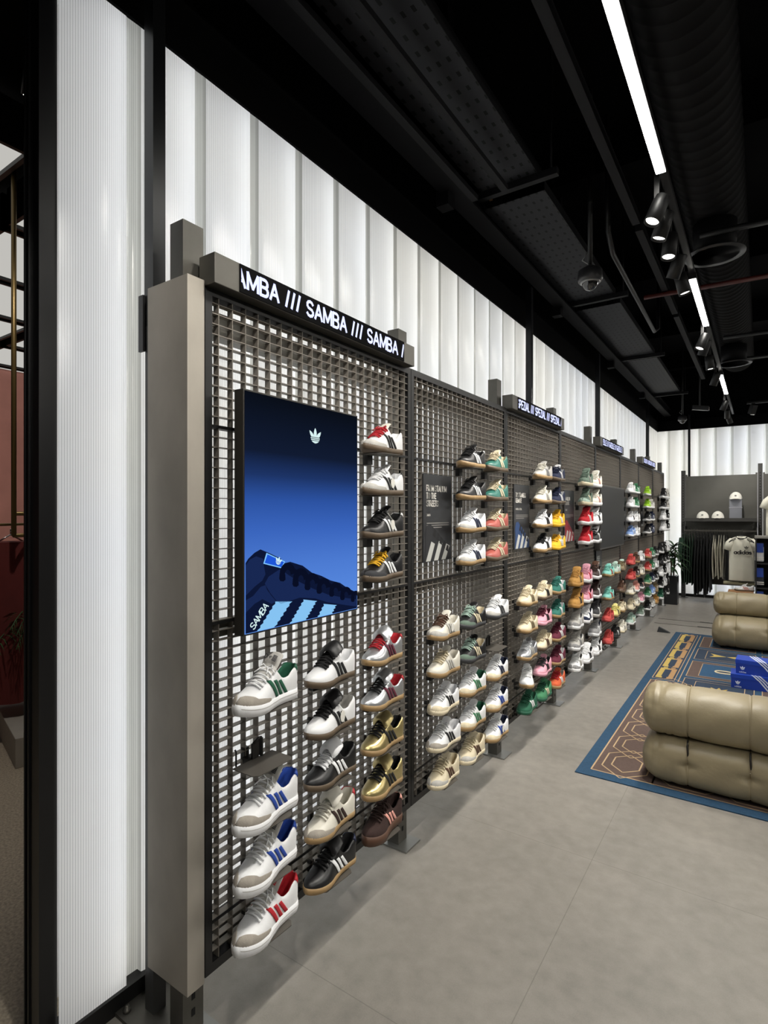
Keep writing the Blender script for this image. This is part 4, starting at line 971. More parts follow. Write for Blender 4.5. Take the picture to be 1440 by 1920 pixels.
# ------------------------------------------------------------------ rug
RX0, RX1, RY0, RY1 = -.955, 2.2, 3.5, 8.4
def rug():
    z = .006
    t = thing('rug', 'large blue patterned rug with brown and yellow motifs under the sofas', 'rug', (RX0, RY0, 0))
    b = MB(); b.box(RX0, RX1, RY0, RY1, 0, z); b.build('pile', mat('rug_blue', '#234561', .95, noise=.14, scale=60, bump=.3, bscale=400), t)
    cols = [mat('rug_brown', '#5a4a44', .95, noise=.1, scale=70, bump=.2, bscale=400), mat('rug_navy', '#27364a', .95, noise=.1, scale=70), mat('rug_tan', '#b39a78', .95),
            mat('rug_yellow', '#b9a158', .95, noise=.08, scale=60), mat('rug_orange', '#a9855c', .95, noise=.08, scale=60), mat('rug_cream', '#c9bfa0', .95), mat('rug_blue2', '#254b6b', .95, noise=.12, scale=60)]
    b = MB(); lay = [z]
    def rect(c, x0, x1, y0, y1, l): b.cur = c; b.poly([(x0,y0,z+.0004*l),(x1,y0,z+.0004*l),(x1,y1,z+.0004*l),(x0,y1,z+.0004*l)])
    def line(pts, w, c, l):
        b.cur = c
        for p, q in zip(pts, pts[1:]):
            d = Vector((q[0]-p[0], q[1]-p[1])); n = Vector((-d.y, d.x)).normalized()*w/2; zz = z+.0004*l
            b.poly([(p[0]-n.x,p[1]-n.y,zz),(q[0]-n.x,q[1]-n.y,zz),(q[0]+n.x,q[1]+n.y,zz),(p[0]+n.x,p[1]+n.y,zz)])
    def frame(x0, x1, y0, y1, w, c, l): line([(x0,y0),(x1,y0),(x1,y1),(x0,y1),(x0,y0)], w, c, l)
    # near-left strip with interlaced hexagons
    x0, x1 = RX0+.075, RX0+.42
    rect(0, x0, x1, RY0+.09, 5.86, 1); frame(x0, x1, RY0+.09, 5.86, .009, 2, 3)
    y = RY0+.12
    for i in range(7):
        for s, k in ((0, 1.0), (1, .62)):
            cx = (x0+x1)/2; hw = .13*k; hh = .23*k; cy = y+.17
            line([(cx-hw,cy-hh*.45),(cx,cy-hh),(cx+hw,cy-hh*.45),(cx+hw,cy+hh*.45),(cx,cy+hh),(cx-hw,cy+hh*.45),(cx-hw,cy-hh*.45)], .008, 2, 4)
        y += .33
    # front band
    rect(0, x1, RX1-.1, RY0+.09, RY0+.42, 1); frame(x1, RX1-.1, RY0+.09, RY0+.42, .009, 2, 3)
    x = x1+.18
    while x < RX1-.3:
        for k in (1.0, .62):
            hw = .2*k; hh = .13*k; cy = RY0+.255
            line([(x-hw*.45,cy-hh),(x+hw*.45,cy-hh),(x+hw,cy),(x+hw*.45,cy+hh),(x-hw*.45,cy+hh),(x-hw,cy),(x-hw*.45,cy-hh)], .008, 2, 4)
        x += .33
    # far-left chain of yellow and orange links
    rect(1, x0, RX0+.265, 5.93, RY1-.1, 1); frame(x0, RX0+.265, 5.93, RY1-.1, .007, 2, 3)
    y = 5.97; xa, xb, xm = x0+.02, RX0+.245, (x0+RX0+.265)/2
    while y < RY1-.45:
        rect(3, xa, xm, y, y+.40, 2); rect(4, xm, xb, y, y+.40, 2); rect(1, xa+.045, xb-.045, y+.055, y+.345, 4)
        rect(3, xa+.02, xa+.06, y+.41, y+.45, 2); rect(4, xb-.06, xb-.02, y+.41, y+.45, 2); rect(1, xm-.02, xm+.02, y+.0, y+.055, 5); y += .47
    # inner panels
    xi = RX0+.31
    line([(xi-.01, 5.9), (xi-.01, RY1-.1)], .008, 2, 3)
    for j in range(4):
        xx = xi+.03+j*.62
        for i, (ya, yb) in enumerate(((4.1, 4.75), (4.85, 5.35), (5.42, 6.1), (6.18, 6.85), (6.95, 7.5), (7.6, 8.25))):
            xe = xx+.56
            rect(0 if (i+j) % 2 else 1, xx, xe, ya, yb, 1); frame(xx, xe, ya, yb, .007, 2, 3)
            rect(6 if (i+j) % 2 else 1, xx+.10, xe-.07, ya+.07, yb-.07, 2); frame(xx+.10, xe-.07, ya+.07, yb-.07, .006, 2, 3)
            cx, cy = (xx+xe)/2+.015, (ya+yb)/2; b.cur = 3 if (i+j) % 3 else 5
            m_ = (i+j) % 3
            if i == 2 and j in (0, 2):     # palm
                for q in range(9):
                    a = pi*(-.1+1.2*q/8); ln = .15
                    b.poly([(cx-.01+.012*cos(a+1.4), cy+.012*sin(a+1.4), z+.0016), (cx+ln*.55*cos(a)+.018*cos(a+1.5), cy+ln*.6*sin(a)+.018*sin(a+1.5), z+.0016), (cx+ln*cos(a), cy+ln*sin(a), z+.0016), (cx+ln*.55*cos(a)-.018*cos(a+1.5), cy+ln*.6*sin(a)-.018*sin(a+1.5), z+.0016)])
                b.poly([(cx-.012,cy,z+.0016),(cx-.03,cy-.2,z+.0016),(cx+.03,cy-.2,z+.0016),(cx+.012,cy,z+.0016)])
            elif m_ == 0:                  # drop
                b.poly([(cx+.15*cos(a)*(1-.5*sin(a/2)**2), cy+.07*sin(a), z+.0016) for a in [2*pi*q/18 for q in range(18)]])
                b.cur = 1; b.poly([(cx+.01+.07*cos(a), cy+.03*sin(a), z+.002) for a in [2*pi*q/14 for q in range(14)]])
            elif m_ == 1:                  # double fan
                b.poly([(cx,cy,z+.0016),(cx-.16,cy+.09,z+.0016),(cx-.12,cy,z+.0016),(cx-.16,cy-.09,z+.0016)])
                b.poly([(cx,cy,z+.0016),(cx+.16,cy-.09,z+.0016),(cx+.10,cy,z+.0016),(cx+.16,cy+.09,z+.0016)])
            else:
                for q in range(4):
                    for r in range(3): line([(xx+.13+.09*q, ya+.12+.14*r), (xx+.175+.09*q, ya+.18+.14*r), (xx+.22+.09*q, ya+.12+.14*r)], .006, 5, 4)
    for (p, n) in zip(b.v, range(len(b.v))): pass
    b.build('pattern', cols, t)
rug()

# ------------------------------------------------------------------ sofas
LEATHER = mat('olive_leather', '#8e8369', .43, noise=.06, scale=9, bump=.10, bscale=55)
CORD = mat('dark_cord', '#15120f', .6)
def cushion(b, x0, x1, yc, zc, ry, rz, n, seams, endr=.12, pleat=.018, buttons=None):
    """padded body along X, superellipse section"""
    L = x1-x0; rows = []; NX = 110; NA = 64
    xs = []
    for i in range(NX+1):
        u = i/NX; xs.append(x0 + L*(.5-.5*cos(pi*u))*.35 + L*u*.65)
    for sx in seams: xs = [q for q in xs if abs(q-sx) > .011] + [sx+o_ for o_ in (-.010, -.006, -.003, 0, .003, .006, .010)]
    xs.sort()
    for x in xs:
        de = min(x-x0, x1-x); k = 1.0
        if de < endr: k = max(0, 1-((endr-de)/endr)**2.6)**.42
        g = 0
        for sx in seams: g += .006*exp(-((x-sx)/.0035)**2) + .004*exp(-((x-sx)/.03)**2)
        r = []
        for j in range(NA):
            a = 2*pi*j/NA; ca, sa = cos(a), sin(a)
            if isinstance(n, tuple):
                lo, hi = .7, 1.5
                for _ in range(22):
                    rr = (lo+hi)/2
                    if (rr*abs(ca))**n[0] + (rr*abs(sa))**n[1] > 1: hi = rr
                    else: lo = rr
            else: rr = 1/((abs(ca)**n + abs(sa)**n)**(1/n))
            pg = sum(am*exp(-((x-(e0+sg*(o_+.012*sin(a*1.7+o_*50))))/.009)**2)*max(0, .45+.55*sin(a*2.0+o_*37)) for e0, sg in ((x0, 1), (x1, -1)) for o_, am in ((.055, .010), (.085, .012), (.12, .010), (.16, .007), (.20, .004)))
            pl = pg + .3*pleat*exp(-de/.10)*(.5+.5*sin(a*9+3*sin(x*7)))**3*(1 if de > .01 else 0) + .003*sin(a*5+x*11)*sin(x*17+a)
            extra = 0
            if buttons:
                for bx, ba in buttons:
                    da = (a-ba+pi) % (2*pi)-pi
                    extra += .022*exp(-((x-bx)/.035)**2-(da/.10)**2) + .008*exp(-((x-bx)/.012)**2)*exp(-(da/.4)**2)
            disp = (pl + g + extra)*min(1, k*1.5) if k > .2 else 0
            n0, n1 = n if isinstance(n, tuple) else (n, n)
            nv = Vector(((rr*abs(ca))**(n0-1)*n0*(1 if ca > 0 else -1)/ry, (rr*abs(sa))**(n1-1)*n1*(1 if sa > 0 else -1)/rz)).normalized()
            kk_ = k if de < .02 else k**.6
            r.append(Vector((x, yc+(ry-(1-k)*min(ry,rz)*.8)*rr*ca*(1 if k > .01 else 0) - nv.x*disp, zc+rz*rr*sa*k - nv.y*disp)))
        rows.append(r)
    b.grid(rows, closed=True)
def sofa(lab, x0, x1, yf, zseat, roll_y, depth=.95, rr=.148, butt=True, nn=(9, 2.8)):
    t = thing('sofa', lab, 'sofa', (x0, yf, 0), 'olive leather modular sofas')
    seams = [x0+.25+.30*i for i in range(8) if x0+.25+.30*i < x1-.1]
    hz = (zseat-.012)/2
    b = MB(); cushion(b, x0, x1, yf+depth/2, .012+hz, depth/2, hz, nn, seams, .14, .02,
                      [(s, pi-(.08 if butt else .35)) for s in seams])
    b.build('seat', LEATHER, t)
    b = MB(); cushion(b, x0+.0, x1, roll_y, zseat+rr-.012, rr+.012, rr, 2.25, seams, .10, .02)
    b.build('back_roll', LEATHER, t)
    if butt:
        for s in seams:
            b = MB(); zz = zseat-.075
            b.tube([(s, yf+.045, zseat+.005), (s, yf+.012, zseat-.02), (s+.004, yf+.02, zz)], .005, 6); b.build('cord', CORD, t)
            b = MB(); n = 12
            b.tube([(s+.004+.011*cos(2*pi*i/n), yf+.018, zz-.012+.011*sin(2*pi*i/n)) for i in range(n+1)], .0028, 6); b.build('ring', mat('dark_brass', '#8a8070', .3, .8), t)
    b = MB()
    for x in (x0+.12, x1-.12):
        for y in (yf+.15, yf+depth-.15): b.lathe([(.03, .0085), (.03, .05)], (x, y, 0), 12)
    b.build('feet', BLACK, t)
sofa('olive leather sofa seen from behind at the front edge of the rug', -.60, .98, 3.57, .292, 3.735, .85)
sofa('olive leather sofa with buttoned seat farther back on the rug', -.50, 1.2, 7.58, .37, 8.02, .95, .14, butt=False, nn=(5, 2.4))

# ------------------------------------------------------------------ shoe boxes
def shoebox(x, y, z, rot, lab):
    t = thing('shoe_box', lab, 'box', (x, y, z), 'blue shoe boxes'); Bl = mat('box_blue', '#16389a', .45)
    b = MB(); w, d, h = .34, .21, .125
    def B(mb, *a): mb.box(*a); return mb
    def loc(mb, nm, m):
        o = bpy.data.objects.new(nm, mb.mesh(nm, m)); COL.objects.link(o); o.parent = t; return o
    loc(B(b, .003, w-.003, .003, d-.003, 0, h-.035), 'carton', [Bl])
    loc(B(MB(), 0, w, 0, d, h-.035, h), 'lid', [mat('box_blue_lid', '#1a40ab', .45)])
    b = MB(); e = .0006
    for i in range(3):
        a = .17+.026*i
        b.poly([(a, -e, h), (a+.014, -e, h), (a+.052, -e, h-.035), (a+.038, -e, h-.035)])
        b.poly([(a+.040, .003-e, h-.035), (a+.054, .003-e, h-.035), (a+.125, .003-e, .002), (a+.111, .003-e, .002)])
        b.poly([(a, 0, h+e), (a+.014, 0, h+e), (a-.066, d, h+e), (a-.08, d, h+e)])
    trefoil(b, (.055, .003-e, .046), (1,0,0), (0,0,1), .021)
    strokes(b, 'adidas', .014, (.030, .003-e, .009), (1,0,0), (0,0,1), wt=.2)
    loc(b, 'print', [mat('print_white_box', '#dfe6f2', .5)])
    t.rotation_euler = (0, 0, radians(rot))
shoebox(-.235, 6.0, .0075, 1.5, 'lower blue shoe box with white stripes on the rug')
shoebox(-.20, 6.05, .1335, -3, 'upper blue shoe box with white stripes, stacked on another box')

# small floor pieces
b = MB(); b.prism([(-.0,0,0),(.16,0,0),(.13,0,.018),(.02,0,.07)], (0,.05,0)); 
for i, v in enumerate(b.v): b.v[i] = (v[0]-1.17, v[1]+8.28, v[2])
o = b.build('door_wedge', mat('rubber', '#303336', .6)); tag(o, 'small dark rubber wedge lying on the floor beyond the rug corner', 'wedge')
for k, y in enumerate((8.95, 9.35)):
    b = MB(); b.box(-1.3, 4.0, y, y+.018, 0, .002)
    o = b.build('floor_strip', mat('dark_groove', '#2e2c2a', .4)); tag(o, ('nearer','farther')[k]+' dark metal strip set across the floor beyond the rug', 'floor strip', 'floor strips')
    b = MB(); b.box(-.75, -.45, y+.02, y+.05, 0, .003)
    o = b.build('floor_plate', mat('polished_plate', '#d8d8d6', .15, .9)); tag(o, 'small shiny plate on the floor beside the '+('nearer','farther')[k]+' strip', 'floor plate', 'floor plates')

# ------------------------------------------------------------------ back wall bay
DG = mat('charcoal_panel', '#55544f', .6, noise=.05, scale=6)
DG2 = mat('charcoal_panel_dark', '#3b3a38', .6)
YB = 12.02
for k, x in enumerate((-1.24, -.02, 1.2)):
    t = thing('upright_post', ('left','middle','right')[k]+' slotted charcoal post of the clothes wall at the far end', 'post', (x, YB, 0), 'clothes wall posts')
    b = MB(); b.box(x-.035, x+.035, YB-.03, YB+.04, 0.008, 2.50 if k else 2.42); b.build('post', DG2, t)
    b = MB(); b.box(x-.08, x+.08, YB-.08, YB+.08, 0, .008); b.build('base_plate', STEEL, t)
    b = MB(); z = .12
    while z < 2.35: b.box(x-.006, x+.006, YB-.0315, YB-.030, z, z+.025); z += .05
    b.build('slot', mat('slot_black', '#030303', .9), t)
b = MB(); b.box(-1.17, -1.13, 12.10, 12.14, 2.3, 3.5); o = b.build('steel_column', mat('satin_charcoal', '#17181a', .3, .4)); tag(o, 'slim black column above the left post of the clothes wall', 'column')
for k, (x0, x1) in enumerate(((-1.20, -.06), (.02, 1.16))):
    b = MB(); b.box(x0, x1, YB-.005, YB+.02, .28, 2.31); b.box(x0, x0+.03, YB-.008, YB+.02, 2.31, 2.34); b.box(x1-.03, x1, YB-.008, YB+.02, 2.31, 2.34)
    o = b.build('wall_panel', DG); tag(o, ('left','right')[k]+' charcoal backing panel of the far clothes wall', 'wall panel', 'clothes wall panels')
b = MB(); b.box(-1.20, -.06, 11.66, YB-.006, 1.475, 1.515); b.box(-1.20,-.06,11.655,11.66,1.46,1.52)
o = b.build('shelf', DG2); tag(o, 'charcoal shelf carrying the white caps on the far wall', 'shelf')
t = thing('clothes_rail', 'horizontal clothes rail below the cap shelf', 'rail', (-1.2, 11.72, 1.29))
b = MB(); b.box(-1.20, -.06, 11.70, 11.73, 1.275, 1.305); b.build('rail', STEEL, t)
b = MB(); b.box(-1.20, -1.18, 11.72, YB-.006, 1.27, 1.36); b.box(-.08, -.06, 11.72, YB-.006, 1.27, 1.36); b.build('bracket', DG2, t)
b = MB(); b.box(.3, 1.16, 11.66, YB-.006, 1.99, 2.02); o = b.build('shelf', DG2); tag(o, 'upper charcoal shelf at the right edge of the far wall', 'shelf')
def garment(x, c, zt, zb, lab, grp, w=.018, dep=.5, sleeve=True):
    t = thing('garment', lab, 'clothes', (x, 11.72, zt), grp)
    rows = []; random.seed(int(abs(x)*1000)+5); b = MB(); ph = random.random()*6
    for i in range(15):
        u = i/14; z = zt-.04 - (zt-.04-zb)*u; hw = (.05+.20*min(1, u*3.5)) * (1 if u > 0 else .4); ww = w*(.35+.65*min(1, u*3))
        r = []
        for j in range(24):
            a = 2*pi*j/24
            r.append(Vector((x + ww*cos(a)*(1+.3*sin(ph+5*a+u*3)) + .008*sin(ph+u*5), 11.72 + hw*dep/.5*sin(a), z + .012*sin(3*a+ph)*(u > .9))))
        rows.append(r)
    b.grid(rows, closed=True); b.poly(rows[0]); b.poly(rows[-1][::-1]); b.build('body', mat('cloth_'+c, c, .9, noise=.12, scale=25, bump=.15, bscale=30), t)
    b = MB(); b.tube([(x, 11.72-.02, 1.30), (x, 11.70, 1.325), (x, 11.72, 1.335), (x, 11.74, 1.32), (x, 11.72, zt-.02)], .003, 6); b.tube([(x, 11.52, zt-.10), (x, 11.72, zt-.02), (x, 11.92, zt-.10)], .005, 6)
    b.build('hanger', mat('hanger_dark', '#222', .4) if False else STEEL_D, t)
    if sleeve:
        b = MB(); b.tube([(x-.004, 11.56, zt-.12), (x-.02, 11.49, zt-.25), (x-.025, 11.47, zt-.55)], [.045, .04, .03], 10)
        b.build('sleeve', mat('cloth_'+c, c, .9), t)
oname = ['leftmost', 'second', 'third', 'fourth', 'fifth', 'rightmost']
for k in range(5):
    garment(-1.215+.040*k, '#12301f', 1.26, .30+.03*(k % 2), 'dark green top on the rail, '+['leftmost','second','third','fourth','rightmost'][k]+' of the green ones', 'dark green tops on the rail', w=.012, sleeve=(k == 0))
for k in range(6):
    garment(-1.005+.047*k, '#121417', 1.27, .10+.05*(k % 3), 'black garment on the rail, '+oname[k]+' of the black ones', 'black clothes on the rail', w=.014, dep=.62, sleeve=False)
for k in range(5):
    garment(-.725+.040*k, '#cfcbbd', 1.25, .44+.04*(k % 2), 'cream top on the rail, '+['leftmost','second','third','fourth','rightmost'][k]+' of the cream ones', 'cream tops on the rail', w=.012, sleeve=False)
garment(-.515, '#15171c', 1.25, .40, 'black top on the rail beside the displayed T-shirt', 'black clothes on the rail', w=.014, sleeve=False)
def tshirt(cx, y, zt, w, h, lab, trim=True):
    t = thing('t_shirt', lab, 't-shirt', (cx, y, zt))
    # front outline, thickness by rows
    b = MB(); rows = []
    out = [(0, .085, .085), (.03, .11, .2), (.07, .16, .25), (.12, .20, .27)]
    def ring(z, hw, th, dy=0):
        return [Vector((cx+hw*cos(a)+.006*sin(5*a+z*9), y+dy+th*sin(a)*(1+.25*sin(7*a+z*14)), z)) for a in [2*pi*j/36 for j in range(36)]]
    prof_ = [(0, .075, .03), (.02, .13, .04), (.045, .19, .05), (.075, .215, .055), (.16, .205, .06), (.30, .20, .055), (.45, .205, .055), (h-.02, .215, .055), (h, .215, .05)]
    b.grid([ring(zt-d, hw*w/.5, th) for d, hw, th in prof_], closed=True); b.build('body', mat('tee_white', '#dcdacb', .9, noise=.04, scale=8, bump=.2, bscale=12), t)
    for s in (-1, 1):
        b = MB(); k = w/.5
        b.tube([(cx+s*.15*k, y, zt-.06), (cx+s*.20*k, y-.01, zt-.12), (cx+s*.245*k, y-.02, zt-.24)], [.045, .058, .062], 14); b.build('sleeve', mat('tee_white', '#dcdacb', .9), t)
        if trim:
            b = MB()
            for q in range(3):
                o_ = .014*q
                b.tube([(cx+s*(.09)*k, y-.05-.002*q, zt-.022-o_), (cx+s*(.15)*k, y-.055, zt-.045-o_), (cx+s*(.20)*k, y-.062, zt-.09-o_*.6), (cx+s*(.262-.0*q)*k - s*o_*1.0, y-.058, zt-.21)], .0035, 6)
            b.build('shoulder_stripes', mat('print_black', '#16181a', .7), t)
    b = MB(); b.tube([(cx+.075*cos(a), y-.018+.035*sin(a), zt-.012-.028*(1 if sin(a) < 0 else .1)*abs(sin(a))) for a in [2*pi*j/20 for j in range(21)]], .009, 8)
    b.build('collar', mat('print_black' if trim else 'tee_white', '#16181a', .7), t)
    if trim:
        b = MB(); strokes(b, 'adidas', .066, (cx-.105, y-.075, zt-.30), (1,0,0), (0,0,1), wt=.2); trefoil(b, (cx+.07, y-.075, zt-.20), (1,0,0), (0,0,1), .035)
        b.build('print', mat('print_black', '#16181a', .7), t)
    b = MB(); b.tube([(cx-.15, y, zt-.06), (cx, y, zt+.015), (cx+.15, y, zt-.06)], .01, 8); b.tube([(cx, y, zt+.01), (cx, y, zt+.05), (cx+.015, y, zt+.07), (cx, y+.0, zt+.09)], .004, 6); b.build('hanger', BLACK, t)
tshirt(-.285, 11.33, 1.21, .44, .76, 'cream T-shirt with black collar and lettering facing the room')
tshirt(.27, 11.50, 1.93, .50, .70, 'plain white T-shirt displayed high at the right edge', trim=False)
b = MB(); b.tube([(-.285, 11.33, 1.305), (-.285, 11.70, 1.305)], .006, 6); o = b.build('face_out_arm', STEEL); tag(o, 'short steel arm holding the lettered T-shirt', 'arm')
b = MB(); b.box(.262, .278, 11.50, 12.0, 2.015, 2.03) ; b.box(.262,.278,11.49,11.505,2.0,2.03); o = b.build('face_out_arm', STEEL); tag(o, 'short steel arm holding the plain white T-shirt', 'arm')
def cap(x, y, z, lab):
    t = thing('cap', lab, 'cap', (x, y, z), 'white caps')
    b = MB(); rows = []
    for i in range(10):
        a = pi/2*i/9; rows.append([Vector((x+.10*cos(a)*cos(p), y+.11*cos(a)*sin(p), z+.004+.125*sin(a))) for p in [2*pi*j/24 for j in range(24)]])
    b.grid(rows, closed=True); b.build('crown', mat('cap_white', '#e4e2da', .8), t)
    b = MB(); R_ = []
    for j in range(13):
        a = pi+pi*j/12; R_.append([Vector((x+.085*cos(a), y+.095*sin(a), z+.012)), Vector((x+.095*cos(a), y-.03+.14*sin(a), z+.006-.01*abs(cos(a))))])
    b.grid(R_); o = b.build('brim', mat('cap_white', '#e4e2da', .8), t); m_ = o.modifiers.new('thickness', 'SOLIDIFY'); m_.thickness = .003
    b = MB(); trefoil(b, (x, y-.107, z+.055), (1,0,0), (0,.35,.94), .02); b.build('emblem', mat('print_black', '#16181a', .7), t)
cap(-.90, 11.80, 1.516, 'white cap lying on the far shelf, left one')
cap(-.66, 11.80, 1.516, 'white cap lying on the far shelf, right one')
b = MB(); b.box(-.48, -.29, 11.74, 11.90, 1.516, 1.86)
t = thing('cap_stand', 'clear block stand holding a raised white cap', 'stand', (-.385, 11.82, 1.516))
b.build('block', mat('clear_acrylic', '#b9bcc6', .15, trans=.55, spec=.5), t)
b = MB(); b.box(-.485, -.285, 11.735, 11.905, 1.70, 1.712); b.build('divider', mat('grey_acrylic', '#9a9aa2', .3), t)
cap(-.385, 11.82, 1.862, 'white cap raised on a clear block stand')
# low wooden box with a trainer
b = MB(); b.box(-.47, -.11, 10.95, 11.25, 0, .30); o = b.build('plinth', mat('light_wood', '#a77b56', .55, noise=.12, scale=5, stretch=(1,1,14)), bevel=.003); tag(o, 'low wooden plinth before the clothes rail', 'plinth')
b = MB(); b.box(-.55, .02, 11.30, 11.5, .38, .40); 
for j in range(3): b.tube([(-.55, 11.33+.055*j, .405), (.02, 11.33+.055*j, .405)], .022, 8)
o = b.build('glass_shelf', mat('bronze_glass', '#a39f84', .12, .6)); tag(o, 'shiny ribbed metallic shelf below the lettered T-shirt', 'shelf')
b = MB(); b.box(-.45,-.43,11.49,YB-.006,.37,.40); b.box(-.12,-.10,11.49,YB-.006,.37,.40); bb = b.build('bracket', DG2); bb.parent = o
kk = SM['low']; t = thing('trainer', 'white and tan trainer on the low wooden plinth at the far end', 'shoe', (-.24, 11.08, .301)); t.rotation_euler = (0, 0, radians(-82))
for nm, c in (('sole','darkgum'),('upper','white'),('lining','white'),('toe_guard','lightgrey'),('stripes','rose'),('laces','white'),('tongue','white')):
    o = bpy.data.objects.new(nm, kk[nm]); COL.objects.link(o); o.parent = t; o.material_slots[0].link = 'OBJECT'; o.material_slots[0].material = shoe_mat(c)
# sock display
t = thing('sock_display', 'black display unit filled with packs of socks at the right edge', 'display unit', (.25, 10.85, 0))
b = MB(); b.box(-.085, .62, 11.15, 11.17, 0, 1.2); b.box(-.085, -.065, 10.8, 11.17, 0, 1.2); b.box(.6, .62, 10.8, 11.17, 0, 1.2)
for z in (.0, .38, .78): b.box(-.065, .6, 10.82, 11.15, z, z+.02)
b.build('case', mat('unit_black', '#17181a', .5), t)
b = MB(); b.box(-.095, .63, 10.79, 11.18, 1.2, 1.235); b.build('top', mat('unit_top', '#8d8b86', .5), t)
for r, (z, c2) in enumerate(((.82, '#c9c9cc'), (.42, '#2a2c34'), (.04, '#1d6a4c'))):
    for q in range(3):
        x = -.03+.20*q
        s = thing('sock_pack', ('white','black','green')[r]+' sock pack with blue label, '+('top','middle','bottom')[r]+' shelf, '+('left','middle','right')[q]+' of three', 'socks', (x, 10.9, z-.018), 'sock packs')
        b = MB(); b.box(x-.06, x+.06, 10.86, 10.95, z-.0, z+.25); b.build('socks', mat('sock_'+c2, c2, .9), s, bevel=.02)
        b = MB(); b.box(x-.055, x+.055, 10.85, 10.86, z+.15, z+.30); b.build('label_card', mat('label_blue', '#1f3f94', .5), s)
        b = MB(); b.box(x-.062, x+.062, 10.857, 10.859, z+.03, z+.045); b.box(x-.062, x+.062, 10.857, 10.859, z+.06, z+.075); b.build('band', mat('print_white', '#d8d5cf', .6), s)
# planter with plant
t = thing('potted_plant', 'tall spiky-leaved plant in black square planter past the shoe wall', 'plant', (-1.32, 11.0, 0))
b = MB(); b.box(-1.43, -1.22, 10.90, 11.14, 0, .50); b.box(-1.41,-1.24,10.92,11.12,.49,.505); b.build('planter', mat('planter_black', '#1d1e20', .3), t, bevel=.004)
b = MB(); random.seed(3)
for s_ in range(2): b.tube([(-1.33+.04*s_, 11.02, .5), (-1.32+.06*s_, 11.0, .8+.15*s_)], .012, 8)
b.build('stem', mat('stem_brown', '#4a3a28', .8), t)
b = MB()
for i in range(70):
    base = Vector((-1.32+random.uniform(-.03,.06), 11.0, .62+random.random()*.42)); a = random.uniform(0, 2*pi); L = random.uniform(.28, .46); el = random.uniform(.1, 1.1)
    d = Vector((cos(a), sin(a), 0)); side = Vector((-sin(a), cos(a), 0)); pr = []; 
    for j in range(7):
        u = j/6; p = base + d*(L*u*cos(el)) + Vector((0,0, L*u*sin(el) - .62*L*u*u)); wd = .024*sin(pi*(.12+.88*u))+.001
        p.x = max(-1.62, min(-1.02, p.x)); p.y = max(10.74, p.y)
        pr.append([p-side*wd, p+Vector((0,0,-.003)), p+side*wd])
    b.grid(pr)
b.build('leaves', mat('leaf_green', '#1f3a1c', .45, noise=.25, scale=12), t)

# ------------------------------------------------------------------ side room seen past the end post
PW = mat('pink_wall', '#b98176', .8, noise=.1, scale=3)
b = MB(); b.box(-10.2, -10.1, -3, 9, 0, 4.6); struct('wall_left_far', b, PW, 'pink wall of the neighbouring shop area')
b = MB(); b.box(-12, -1.98, -3, 13, 4.25, 4.4); struct('ceiling_side_room', b, BLACKC)
LP = emis('light_panel', (.85, .83, .78), .62)
on = iter(['nearest','second','third','fourth','fifth','sixth','seventh','eighth','ninth','tenth','eleventh','farthest'])
for ix in range(6):
    x = -4.96-1.2*ix
    for iy, y in enumerate((.45, 2.0, 3.4)):
        b = MB(); b.box(x, x+1.05, y, y+1.2, 3.93, 3.96)
        t = thing('ceiling_light_panel', 'glowing square ceiling panel in neighbouring area, row '+['one','two','three','four','five','six'][ix]+' from the post, '+['near','middle','far'][iy], 'light panel', (x+.5, y+.6, 3.93), 'neighbouring ceiling panels')
        b.build('panel', LP, t)
        b = MB(); b.box(x-.03, x, y-.03, y+1.23, 3.90, 4.2); b.box(x+1.05, x+1.08, y-.03, y+1.23, 3.90, 4.2); b.box(x-.03, x+1.08, y-.03, y, 3.90, 4.2); b.box(x-.03, x+1.08, y+1.2, y+1.23, 3.90, 4.2); b.build('frame', BLACK, t)
for k, (x, y, tx, ty, tz) in enumerate(((-3.0, 1.3, -5.0, 1.7, .3), (-5.0, .2, -8.5, 3.0, 1.0))):  # spotlights added to brighten the side room's wall and floor
    p = Vector((x, y, 3.75)); d = (Vector((tx, ty, tz))-p).normalized(); q = d.to_track_quat('Z', 'Y').to_matrix()
    t = thing('fill_spotlight', ('nearer','farther')[k]+' added fill spotlight on the ceiling of the neighbouring area', 'spotlight', tuple(p), 'added neighbouring fill spotlights')
    b = MB(); b.lathe([(.04, -.08), (.045, -.07), (.045, .07), (.04, .07)], p, 20, q); b.build('spot_head', BLACK, t)
    b = MB(); b.lathe([(.035, .06), (.035, .072)], p, 20, q); b.build('lens', emis('spot_lens', (1, .97, .9), 5.0), t)
    b = MB(); b.box(x-.012, x+.012, y-.012, y+.012, 3.78, 4.25); b.build('stem', BLACK, t)
    ld = bpy.data.lights.new('spot_beam', 'SPOT'); ld.energy = (90, 420)[k]; ld.spot_size = radians(100); ld.spot_blend = .6; ld.shadow_soft_size = .04; ld.color = (1, .93, .85)
    lo = bpy.data.objects.new('spot_beam', ld); COL.objects.link(lo); lo.parent = t; lo.location = d*.085; lo.rotation_euler = d.to_track_quat('-Z', 'Y').to_euler()
BR = mat('brass_tube', '#6e5c38', .4, .7)
t = thing('brass_rack', 'brass hanging rack in the neighbouring area holding the red garment', 'clothes rack', (-4.3, 1.75, 0))
b = MB(); b.tube([(-4.2, 1.70, 1.45), (-4.2, 1.70, 4.25)], .017, 8); b.build('pole', BR, t)
b = MB(); b.tube([(-4.2, 1.70, 1.60), (-4.5, 2.4, 1.60)], .014, 8); b.tube([(-4.2, 1.70, 1.45), (-4.6, 2.4, 1.45)], .014, 8); b.tube([(-4.3,1.2,1.52),(-4.9,2.6,1.52)], .01, 8); b.build('rail', BR, t)
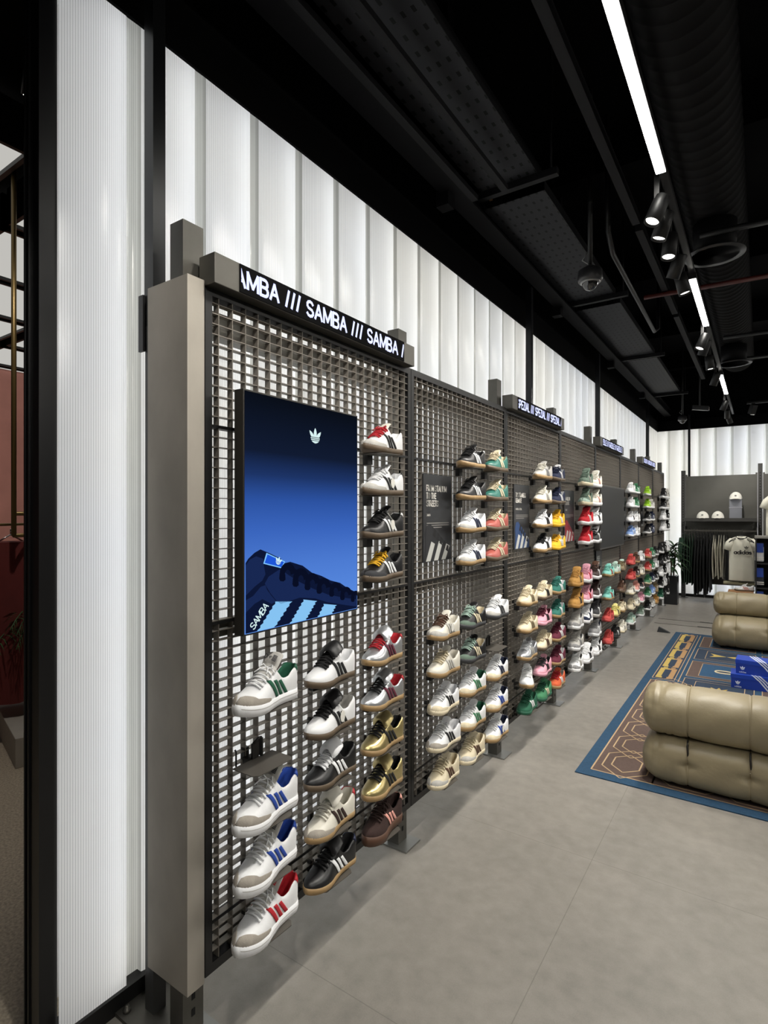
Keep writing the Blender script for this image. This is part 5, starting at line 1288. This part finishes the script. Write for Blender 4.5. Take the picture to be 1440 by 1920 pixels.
def drape(x, y, z0, z1, w, c, lab):
    t = thing('garment', lab, 'clothes', (x, y, z1)); b = MB(); rows = []
    for i in range(12):
        u = i/11; z = z1-(z1-z0)*u
        rows.append([Vector((x+(w*(.75+.45*u))*cos(a)*(1+.10*sin(6*a+2*u)), y+(w*(.75+.45*u))*1.2*sin(a)*(1+.12*sin(7*a)), z+.01*sin(5*a)*u)) for a in [2*pi*j/40 for j in range(40)]])
    b.grid(rows, closed=True); b.poly(rows[0]); b.build('cloth', mat('cloth_'+c, c, .85, noise=.1, scale=10), t)
    b = MB(); b.tube([(x, y-.08, z1+.0), (x, y, z1+.05), (x, y+.08, z1)], .006, 6); b.tube([(x, y, z1+.05), (x, y, z1+.09)], .004, 6); b.build('hanger', mat('chrome', '#c9c9c9', .15, 1.0), t)
drape(-4.45, 1.78, .30, 1.40, .17, '#5a1a17', 'dark red skirt hanging on the brass rack')
drape(-5.9, 1.95, .9, 1.5, .22, '#6d6f9a', 'lilac top hanging behind the dark red skirt')
t = thing('plinth', 'pale concrete block plinth on the terrazzo floor', 'plinth', (-3.86, 1.57, 0))
b = MB(); b.box(-4.86, -3.86, 1.57, 2.0, 0, .19); o = b.build('block', mat('pale_concrete', '#a39e95', .7, noise=.06, scale=8), t, bevel=.004); t.rotation_euler = (0, 0, radians(-14))
b = MB(); b.box(-6.9, -5.9, 1.9, 2.9, 0, .35); o = b.build('plinth', mat('pale_concrete', '#a39e95', .7)); tag(o, 'grey block plinth behind the hanging red skirt', 'plinth')
t = thing('palm', 'green potted palm partly hidden by the black end post', 'plant', (-4.62, 2.12, 0))
b = MB(); random.seed(11)
for i in range(16):
    a = -2.4+random.random()*3.6; L = random.uniform(.5, .8); base = Vector((-4.62, 2.12, .72)); d = Vector((cos(a), sin(a), 0)); sd = Vector((-sin(a), cos(a), 0)); pts = []
    up = random.uniform(.5, 1.1)
    for j in range(9): u = j/8; pts.append(base + d*L*u + Vector((0,0, up*L*u - .9*L*u*u)))
    b.tube(pts, .004, 5)
    for j in range(2, 9):
        for m_ in range(3):
            p = pts[j-1].lerp(pts[j], m_/3)
            for s_ in (-1, 1):
                q_ = p + sd*s_*.17*sin(pi*min(1, j/8.5))+d*.06+Vector((0,0,-.05)); b.add([p, (p+q_)/2+Vector((0,0,.02))+d*.008, q_, (p+q_)/2+Vector((0,0,.02))-d*.008], [(0,1,2,3)])
b.build('fronds', mat('palm_green', '#34502c', .6, noise=.2, scale=10), t)
b = MB(); b.lathe([(.10, 0), (.13, .3), (.12, .3)], (-4.62, 2.12, 0)); b.tube([(-4.62,2.12,.28),(-4.62,2.12,.74)], .02, 8); b.build('pot', mat('pot_grey', '#77726a', .7), t)
